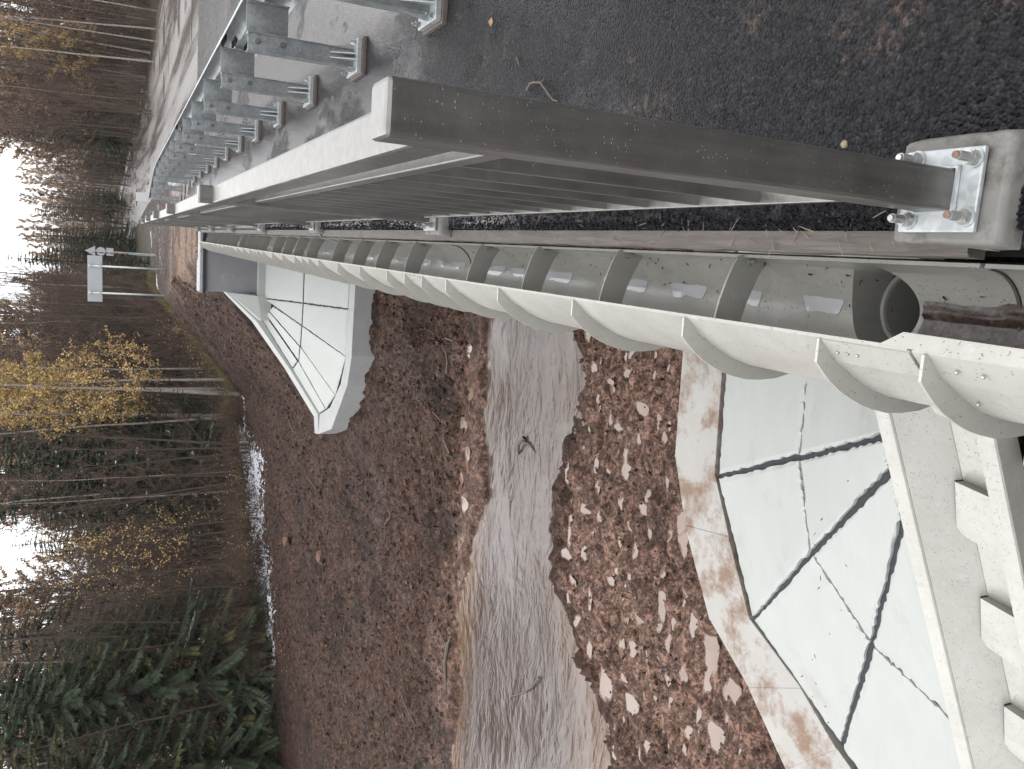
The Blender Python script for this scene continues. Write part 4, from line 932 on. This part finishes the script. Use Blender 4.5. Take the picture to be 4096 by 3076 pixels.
def bare_tree(seed, h, r0, lean, nprim, low=.25, leaf=None, nleaf=0, bark='bark', spread=.5, stems=1, twigr=.007, leaf_lo=.3, n2=8, n3=7, lsize=1.0):
    """returns dict of part name -> mesh"""
    g = np.random.default_rng(seed); tb = B(); P1 = []; D1 = []; L1 = []; R1 = []
    for s_ in range(stems):
        ax = g.normal(0, lean, 2)+(np.array([math.cos(s_*2.4), math.sin(s_*2.4)])*.12 if stems > 1 else 0); nseg = 9; hh = h*(1 if s_ == 0 else .7+.25*g.random())
        pts = []; wob = g.normal(0, .05*hh/10, (nseg+1, 2)).cumsum(0)
        for i in range(nseg+1): t = i/nseg; pts.append((ax[0]*hh*t+wob[i, 0]*t+(.12*math.cos(s_*2.4) if stems > 1 else 0), ax[1]*hh*t+wob[i, 1]*t+(.12*math.sin(s_*2.4) if stems > 1 else 0), hh*t-.15))
        rr = r0*(1 if s_ == 0 else .75); tb.tube(pts, [rr*(1-.88*(i/nseg)**.9) for i in range(nseg+1)], 7)
        pts = np.array(pts)
        for k in range(nprim):
            t = low+(1-low)*((k+g.random())/nprim); p = np.array([np.interp(t, np.linspace(0, 1, nseg+1), pts[:, c]) for c in range(3)])
            a = g.random()*6.28; el = .35+.75*t+g.normal(0, .12); d = np.array([math.cos(a)*math.cos(el), math.sin(a)*math.cos(el), math.sin(el)])
            P1.append(p); D1.append(d); L1.append(hh*spread*(1.05-t)*(.45+.5*g.random())*.62+.35); R1.append(max(.008, rr*.26*(1.1-t)))
    P1, D1, L1, R1 = map(np.array, (P1, D1, L1, R1)); parts = [pyr(P1, D1, L1, R1)]
    def level(P, D, L, num, frac, up_, rmin):
        n = len(P); t = .2+.78*g.random((n, num)); q = P[:, None]+D[:, None]*(L[:, None]*t)[..., None]
        dd = unit(D[:, None]+g.normal(0, .55, (n, num, 3))+np.array([0, 0, up_])); ll = L[:, None]*frac*(.4+.8*g.random((n, num)))*(1.15-t*.6)
        return q.reshape(-1, 3), dd.reshape(-1, 3), ll.ravel(), np.full(n*num, rmin)
    a2 = level(P1, D1, L1, n2, .55, .25, twigr); parts.append(pyr(*a2))
    a3 = level(a2[0], a2[1], a2[2], n3, .60, .15, twigr*.62); parts.append(pyr(*a3))
    out = {'trunk': tb.mesh('trunk', bark), 'crown': mesh_np('crown', parts, 'twig')}
    if leaf:
        idx = g.integers(0, len(a3[0]), nleaf); t = g.random(nleaf)[:, None]; C = a3[0][idx]+a3[1][idx]*a3[2][idx][:, None]*t+g.normal(0, .06, (nleaf, 3))
        C = C[C[:, 2] > h*leaf_lo]; n_ = len(C)
        U = unit(g.normal(0, 1, (n_, 3)))*(.030+.026*g.random((n_, 1)))*lsize; Wv = unit(np.cross(U, g.normal(0, 1, (n_, 3))))*(.024+.02*g.random((n_, 1)))*lsize
        out['foliage'] = mesh_np('foliage', [quads(C, U, Wv)], leaf)
    return out
def spruce(seed, h, r, snowy, mat='needle', droop=.25, dens=1.0, low=.03, fine=1.0, hang=.35):
    g = np.random.default_rng(seed); tb = B(); tb.tube([(0, 0, -.2), (g.normal(0, .05), g.normal(0, .05), h*.5), (0, 0, h)], [h*.013, h*.008, .01], 7)
    C, U, Wv, SN = [], [], [], []; nw = int(h*3.6*dens); br = B()
    for i in range(nw):
        t = low+(1-low)*(i+g.random()*.8)/nw; z0 = h*t; Lb = r*(1-t)**.82*(.75+.4*g.random())+.18
        nb = 6 if t < .8 else 4; a0 = g.random()*6.28
        for k in range(nb):
            if g.random() < .12: continue
            a = a0+6.28*k/nb+g.normal(0, .18); L = Lb*(.7+.45*g.random()); d = np.array([math.cos(a), math.sin(a), 0]); sd_ = np.array([-math.sin(a), math.cos(a), 0])
            ns = max(4, int(L*9*fine)); s = np.linspace(.12, 1, ns); zz = z0+.10*L*s*(1 if t > .7 else .3)-droop*L*s**1.4+.22*droop*L*np.clip(s-.7, 0, 1)*3
            c = np.stack([d[0]*L*s, d[1]*L*s, zz], 1)
            if snowy > 0 and g.random() < snowy:
                m = s > .35+.3*g.random(); k_ = int(m.sum())
                if k_: SN.append((c[m]+np.array([0, 0, .03])+g.normal(0, .02, (k_, 3)), np.tile(d*.10, (k_, 1)), sd_[None]*(.05+.06*g.random((k_, 1)))))
                if k_: SN.append((c[m]+sd_[None]*g.normal(0, .10, (k_, 1))+np.array([0, 0, .015]), np.tile(d*.06, (k_, 1))+g.normal(0, .02, (k_, 3)), sd_[None]*(.02+.04*g.random((k_, 1)))))
            for side in (-1, 1):
                ll = (.10+.30*L*(1-s*.75))*(.6+.5*g.random(ns)); ll = np.minimum(ll, .42/fine**.5)
                dirv = unit(d[None]*(.75+.3*g.random((ns, 1)))+side*sd_[None]*.9+np.array([0, 0, -hang])[None]+g.normal(0, .16, (ns, 3)))
                tip = c+dirv*ll[:, None]; wv = unit(np.cross(dirv, np.array([0, 0, 1.0])[None])+g.normal(0, .25, (ns, 3)))*(.030+.022*g.random((ns, 1)))/fine**.6
                C.append((c+tip)/2); U.append((tip-c)/2); Wv.append(wv)
            br.tube([(0, 0, z0), tuple(c[len(c)//2]), tuple(c[-1])], [.018, .012, .004], 3, False)
    C, U, Wv = np.concatenate(C), np.concatenate(U), np.concatenate(Wv)
    out = {'trunk': tb.mesh('trunk', 'darkbark'), 'foliage': mesh_np('foliage', [quads(C, U, Wv), quads(C, U*.92, np.cross(unit(U), Wv))], mat), 'branches': br.mesh('branches', 'darkbark')}
    if SN: out['snow'] = mesh_np('snow', [quads(*[np.concatenate(q) for q in zip(*SN)])], 'snow')
    return out
def shrub(seed, h, n, leaf=None, nleaf=0):
    g = np.random.default_rng(seed); P = np.c_[g.normal(0, .25, (n, 2)), np.zeros(n)]; D = unit(np.c_[g.normal(0, .33, (n, 2)), np.ones(n)]); L = h*(.5+.6*g.random(n))
    parts = [pyr(P, D, L, np.full(n, .012))]; num = 9; t = .25+.72*g.random((n, num)); q = (P[:, None]+D[:, None]*(L[:, None]*t)[..., None]).reshape(-1, 3)
    dd = unit(np.repeat(D, num, 0)+g.normal(0, .42, (n*num, 3))); ll = (h*.30*(.4+.8*g.random(n*num))); parts.append(pyr(q, dd, ll, np.full(n*num, .0055)))
    q2 = np.repeat(q, 3, 0)+np.repeat(dd*ll[:, None], 3, 0)*g.random((n*num*3, 1)); d2 = unit(np.repeat(dd, 3, 0)+g.normal(0, .6, (n*num*3, 3))); parts.append(pyr(q2, d2, h*.12*(.4+g.random(n*num*3)), np.full(n*num*3, .004)))
    out = {'branches': mesh_np('branches', parts, 'twig')}
    if leaf:
        idx = g.integers(0, len(q2), nleaf); C = q2[idx]+g.normal(0, .08, (nleaf, 3)); U = unit(g.normal(0, 1, (nleaf, 3)))*.035; Wv = unit(np.cross(U, g.normal(0, 1, (nleaf, 3))))*.028
        out['foliage'] = mesh_np('foliage', [quads(C, U, Wv)], leaf)
    return out
PROTO = {
 'bareA': [bare_tree(1, 11, .085, .03, 34), bare_tree(2, 9, .07, .05, 32), bare_tree(3, 12.5, .10, .025, 36, .3)],
 'bareF': [bare_tree(41, 11, .10, .03, 30, .2, twigr=.024, n2=6, n3=5, spread=.55), bare_tree(42, 12, .09, .04, 34, .2, twigr=.022, n2=6, n3=5, spread=.5), bare_tree(43, 11.5, .09, .03, 32, .18, 'oleaf', 2600, twigr=.022, n2=6, n3=5, spread=.5, leaf_lo=.25, lsize=1.9), bare_tree(44, 10.5, .09, .03, 32, .18, 'rleaf', 1500, twigr=.022, n2=6, n3=5, spread=.5, leaf_lo=.2, lsize=1.7)],
 'thick': [bare_tree(4, 6.5, .05, .06, 15, .12, stems=3, spread=.6), bare_tree(5, 8, .055, .05, 15, .15, stems=3, spread=.55)],
 'birch': [bare_tree(6, 13, .065, .035, 26, .4, bark='birch', spread=.36), bare_tree(7, 11, .05, .06, 22, .45, bark='birch', spread=.34)],
 'ybirch': [bare_tree(8, 13, .10, .02, 34, .28, 'yleaf', 5200, 'birch', .42, leaf_lo=.22), bare_tree(9, 10, .07, .03, 28, .25, 'yleaf', 3000, 'birch', .45, leaf_lo=.2)],
 'ysparse': [bare_tree(10, 8, .06, .04, 22, .25, 'yleaf', 420, 'bark', .5, leaf_lo=.2)],
 'larch': [bare_tree(11, 13, .11, .01, 44, .15, 'oleaf', 12000, 'bark', .30, leaf_lo=.1)],
 'spruce': [spruce(20, 11, 2.3, 0, droop=.34, fine=1.3, hang=.6), spruce(21, 9, 2.1, .04, droop=.30, fine=1.3, hang=.6), spruce(22, 13, 2.6, .03, droop=.36, fine=1.3, hang=.6)],
 'snowspruce': [spruce(23, 7, 1.7, .32, fine=1.3, hang=.5), spruce(24, 9, 1.9, .24, fine=1.3, hang=.5)],
 'bigspruce': [spruce(25, 9.5, 3.0, .035, 'needle', .40, 1.05, fine=1.9, hang=.75), spruce(26, 8, 2.8, .03, 'needle2', .38, 1.0, fine=1.9, hang=.75)],
 'shrub': [shrub(30, 2.2, 16), shrub(31, 1.5, 14)], 'yshrub': [shrub(32, 1.8, 16, 'yleaf', 90)],
}
for v in PROTO['bareA']+PROTO['thick']+PROTO['birch']+PROTO['ybirch']+PROTO['larch']+PROTO['ysparse']: pass
INFO = {
 'bareA': ('bare_tree', ['tall leafless grey-brown tree'], 'tree'),
 'bareF': ('twiggy_tree', ['leafless brown twiggy tree', 'slim brown twiggy tree', 'brown tree with thin pale-orange leaves', 'brown tree with thin rusty leaves'], 'tree'),
 'thick': ('alder_clump', ['leafless many-stemmed alder clump'], 'tree'),
 'birch': ('birch_tree', ['leafless slim birch with pale trunk'], 'tree'),
 'ybirch': ('birch_tree', ['white-trunked birch full of yellow leaves', 'slim white birch with yellow leaves'], 'tree'),
 'ysparse': ('young_tree', ['thin young tree with a few orange-yellow leaves'], 'tree'),
 'larch': ('larch_tree', ['larch with a pale orange crown'], 'tree'),
 'spruce': ('spruce_tree', ['dark green spruce'], 'tree'),
 'snowspruce': ('spruce_tree', ['green spruce dusted with snow'], 'tree'),
 'bigspruce': ('spruce_tree', ['broad dark drooping spruce with skirts to the ground', 'broad yellowish-green drooping spruce with skirts to the ground'], 'tree'),
 'shrub': ('bare_shrub', ['leafless brown shrub'], 'shrub'),
 'yshrub': ('leafy_shrub', ['low shrub with yellow leaves'], 'shrub'),
}
PLURAL = {'bareA': 'bare trees', 'bareF': 'brown bare trees', 'thick': 'alder clumps', 'birch': 'bare birches', 'ybirch': 'yellow birches', 'ysparse': 'young yellow-leaved trees', 'larch': 'orange larches', 'spruce': 'dark spruces', 'snowspruce': 'snow-dusted spruces', 'bigspruce': 'broad spruces', 'shrub': 'bare shrubs', 'yshrub': 'leafy shrubs'}
tr = random.Random(5); cnt = {}
def plant(kind, az, dist, sc=1.0, where='in the wood', label=None):
    a = math.radians(az); x_, y_ = dist*math.sin(a), dist*math.cos(a)
    z_ = float(ground(x_, y_, False)); k = cnt.get(kind, 0); cnt[kind] = k+1
    nm, lb, ct = INFO[kind]; pr = PROTO[kind][k % len(PROTO[kind])]
    e = bpy.data.objects.new(nm, None); COL.objects.link(e); e.empty_display_size = .3; tag(e, label or lb[k % len(lb)]+' '+where, ct, PLURAL[kind]+' '+where)
    e.location = (x_, y_, z_); e.rotation_euler = (0, 0, tr.random()*6.28); s = sc*(.9+.2*tr.random()); e.scale = (s, s, s)
    for pn, me_ in pr.items():
        c = bpy.data.objects.new(pn, me_); COL.objects.link(c); c.parent = e
        if pn != 'trunk': c['kind'] = 'stuff'
WH = 'in the wood'
def row(kind, az0, az1, d0, d1, n, s0=.85, s1=1.15):
    for k in range(n):
        f_ = (k+tr.random()*.9)/n; plant(kind, az0+(az1-az0)*f_, d0+(d1-d0)*tr.random(), s0+(s1-s0)*tr.random(), WH)
WH = 'across the road beside the gravel verge'
row('birch', 14.8, 9.8, 50, 55, 5, .7, .9); row('birch', 12.5, 7.2, 58, 64, 6, .7, .9); row('bareA', 16, 6, 52, 62, 15, .75, .95); row('thick', 16, 7, 50, 60, 14, .75, 1.0); row('spruce', 16.5, 5, 60, 72, 9, .45, .65)
row('ybirch', 10.6, 9.0, 56, 62, 4, .65, .8); row('ybirch', 14, 13, 58, 62, 2, .6, .7); row('shrub', 16, 5, 48, 60, 14, .8, 1.2)
WH = 'in the depth of the wood across the road'
row('bareF', 17.5, 5.5, 60, 84, 66, .85, 1.15); row('spruce', 17, 6, 84, 100, 6, .6, .8)
WH = 'on the outside of the road bend'
row('bareA', 8, 5, 70, 80, 8, .7, .95); row('bareA', 5, .5, 72, 84, 6, .4, .5); row('bareF', 8.2, 4.4, 76, 100, 26, 1.0, 1.3); row('bareF', 5, -.5, 84, 104, 20, .48, .66); row('bareA', 4.6, -1, 96, 112, 10, .6, .74); row('spruce', 7.5, -1, 76, 100, 12, .4, .62); row('thick', 8, -1, 68, 96, 16, .9, 1.2); row('birch', 7, 4.5, 70, 96, 5, .7, .9); row('birch', 4.5, 0, 72, 96, 5, .4, .5)
row('ybirch', 6.8, 5.2, 84, 100, 5, .75, .95); row('ybirch', 4.6, 1, 88, 105, 4, .5, .62); row('yshrub', 5.5, 1, 74, 88, 5, .7, 1.0)
WH = 'at the far end of the road'
row('larch', 4.6, -1.2, 106, 122, 16, .60, .74); row('snowspruce', 1.5, -3.2, 104, 118, 7, .7, .95); row('larch', -.6, -2.4, 112, 120, 6, .55, .66); row('bareA', 3, -3, 106, 124, 6, .5, .6)
WH = 'behind the stacked sign plates'
row('snowspruce', -.6, -4.5, 62, 92, 11, .6, .9); row('spruce', -1, -6, 66, 90, 6, .5, .7); row('snowspruce', -1.8, -4, 50, 56, 3, .35, .5); row('bareF', -1.5, -5, 70, 90, 16, .5, .72); row('larch', -2, -6, 66, 80, 5, .4, .5)
WH = 'behind the wide rectangular sign'
row('thick', -2.8, -8, 44, 58, 16, .75, 1.1); row('bareA', -3, -8, 44, 60, 14, .6, .9); row('spruce', -3.2, -8, 55, 68, 7, .5, .7); row('birch', -3.5, -5.5, 46, 50, 4, .6, .8); row('snowspruce', -4.5, -8, 46, 54, 4, .45, .65); row('shrub', -3, -8, 38, 46, 10, .8, 1.3)
row('bareF', -2.8, -5.5, 62, 80, 12, .6, .75); row('bareF', -5, -9, 56, 80, 26, .9, 1.1)
WH = 'where the embankment meets the wood'
for az, d, s in ((-9.3, 35.5, 1.0), (-10.3, 34.5, .95), (-10.0, 36.5, .9), (-11.7, 37, .95), (-8.6, 39, .85), (-11.0, 42, 1.0), (-12.3, 39, .9)): plant('ybirch', az, d, s, WH)
plant('birch', -9.9, 36, 1.0, WH); plant('birch', -11.8, 36, .9, WH)
row('bareA', -8, -13, 40, 52, 12, .7, 1.0); row('spruce', -8, -14, 42, 56, 8, .55, .8); row('thick', -7.5, -13, 37, 44, 6, .8, 1.1); row('yshrub', -6, -12, 34.5, 37, 7, .6, 1.0)
WH = 'behind the snow strip at the wood edge'
row('spruce', -11.8, -17, 37, 46, 9, .7, .95); row('snowspruce', -13, -18, 34, 40, 7, .75, 1.0); row('bareA', -12.5, -18, 36, 46, 9, .6, .9); row('thick', -13, -18, 33, 40, 6, .8, 1.05); row('birch', -15, -17, 34, 38, 3, .7, .9); row('shrub', -10, -18, 32, 36, 10, .6, 1.0); row('yshrub', -13, -18, 31.5, 34, 6, .5, .9)
WH = 'in the open thicket beside the broad spruces'
row('thick', -18, -24.5, 31, 40, 11, .65, .9); row('ysparse', -17.5, -22, 32, 35, 4, .75, .95); row('bareA', -18, -26, 34, 46, 8, .5, .75); row('snowspruce', -20, -24, 40, 48, 3, .5, .7); row('yshrub', -18, -24, 30, 33, 6, .6, 1.0); row('shrub', -18, -25, 29.5, 32, 9, .7, 1.0)
WH = 'at the edge of the dug earth'
for az, d, s in ((-24.6, 31.6, .58), (-26.3, 31.4, .78), (-28.4, 30.8, .95), (-30.8, 31.8, 1.0), (-33.0, 30.4, .95), (-35.5, 31.2, 1.05), (-27.2, 33.5, 1.1), (-33.6, 33.5, 1.2), (-30.0, 35, 1.2)): plant('bigspruce', az, d, s, WH, 'smallest broad spruce of the wood edge, standing right beside the open thicket' if s < .6 else None)
WH = 'among the broad spruces'
row('spruce', -24, -36, 36, 46, 7, .8, 1.1); row('thick', -23.5, -36, 29.8, 34, 13, .7, 1.0); row('birch', -25, -36, 31, 36, 5, .7, .9); row('ysparse', -25, -35, 30, 32, 3, .5, .7); row('bareA', -24, -36, 34, 44, 12, .65, 1.0); row('shrub', -25, -36, 28.6, 31, 9, .6, 1.0)
WH = 'in the depth of the wood beyond the river'
row('spruce', -8, -36, 52, 70, 12, .5, .7); row('bareF', -8, -17.5, 50, 76, 58, 1.0, 1.25); row('bareF', -17, -21, 60, 80, 14, .45, .6); row('bareF', -21.5, -37, 46, 70, 70, .9, 1.15); row('thick', -8, -36, 46, 60, 22, .8, 1.1)
# the wood goes on unseen behind the bridge end, added to darken reflections
WH = 'unseen behind this bridge end'
row('spruce', 40, 320, 26, 40, 44, .8, 1.2); row('bareA', 40, 320, 28, 44, 20, .8, 1.2)
# grass along the wood edge
n = 16000; gxx = -2-22*rng.random(n); fe = np.interp(gxx, [-40, -17.2, -13, -11.7, -8.4, -5.4, 0], [25, 26.8, 27.4, 31.3, 34, 35, 50]); gyy = fe-.3+2.4*rng.random(n)**1.3
gP = np.c_[gxx, gyy, ground(gxx, gyy, False)-.02]; gD = np.c_[rng.normal(0, .35, (n, 2)), np.ones(n)]
mg = mesh_np('grass', [pyr(gP, gD, .18+.35*rng.random(n), .008+.010*rng.random(n))], 'grass'); og = bpy.data.objects.new('grass', mg); COL.objects.link(og); og['kind'] = 'stuff'

# ------------------------------------------------------------------ damp air over the clearing
hz = B(); hz.box(-165, 165, -60, 320, -6.5, 26)
t = NT('haze_air'); t.t.nodes.remove(t.b); pv = t.n('VolumePrincipled'); pv.inputs['Color'].default_value = (.95, .945, .94, 1); pv.inputs['Density'].default_value = .00022; pv.inputs['Anisotropy'].default_value = .1
t.l(pv.outputs[0], t.t.nodes['Material Output'].inputs['Volume']); MT['haze'] = t.m
hz.obj('haze', 'haze', kind='stuff')
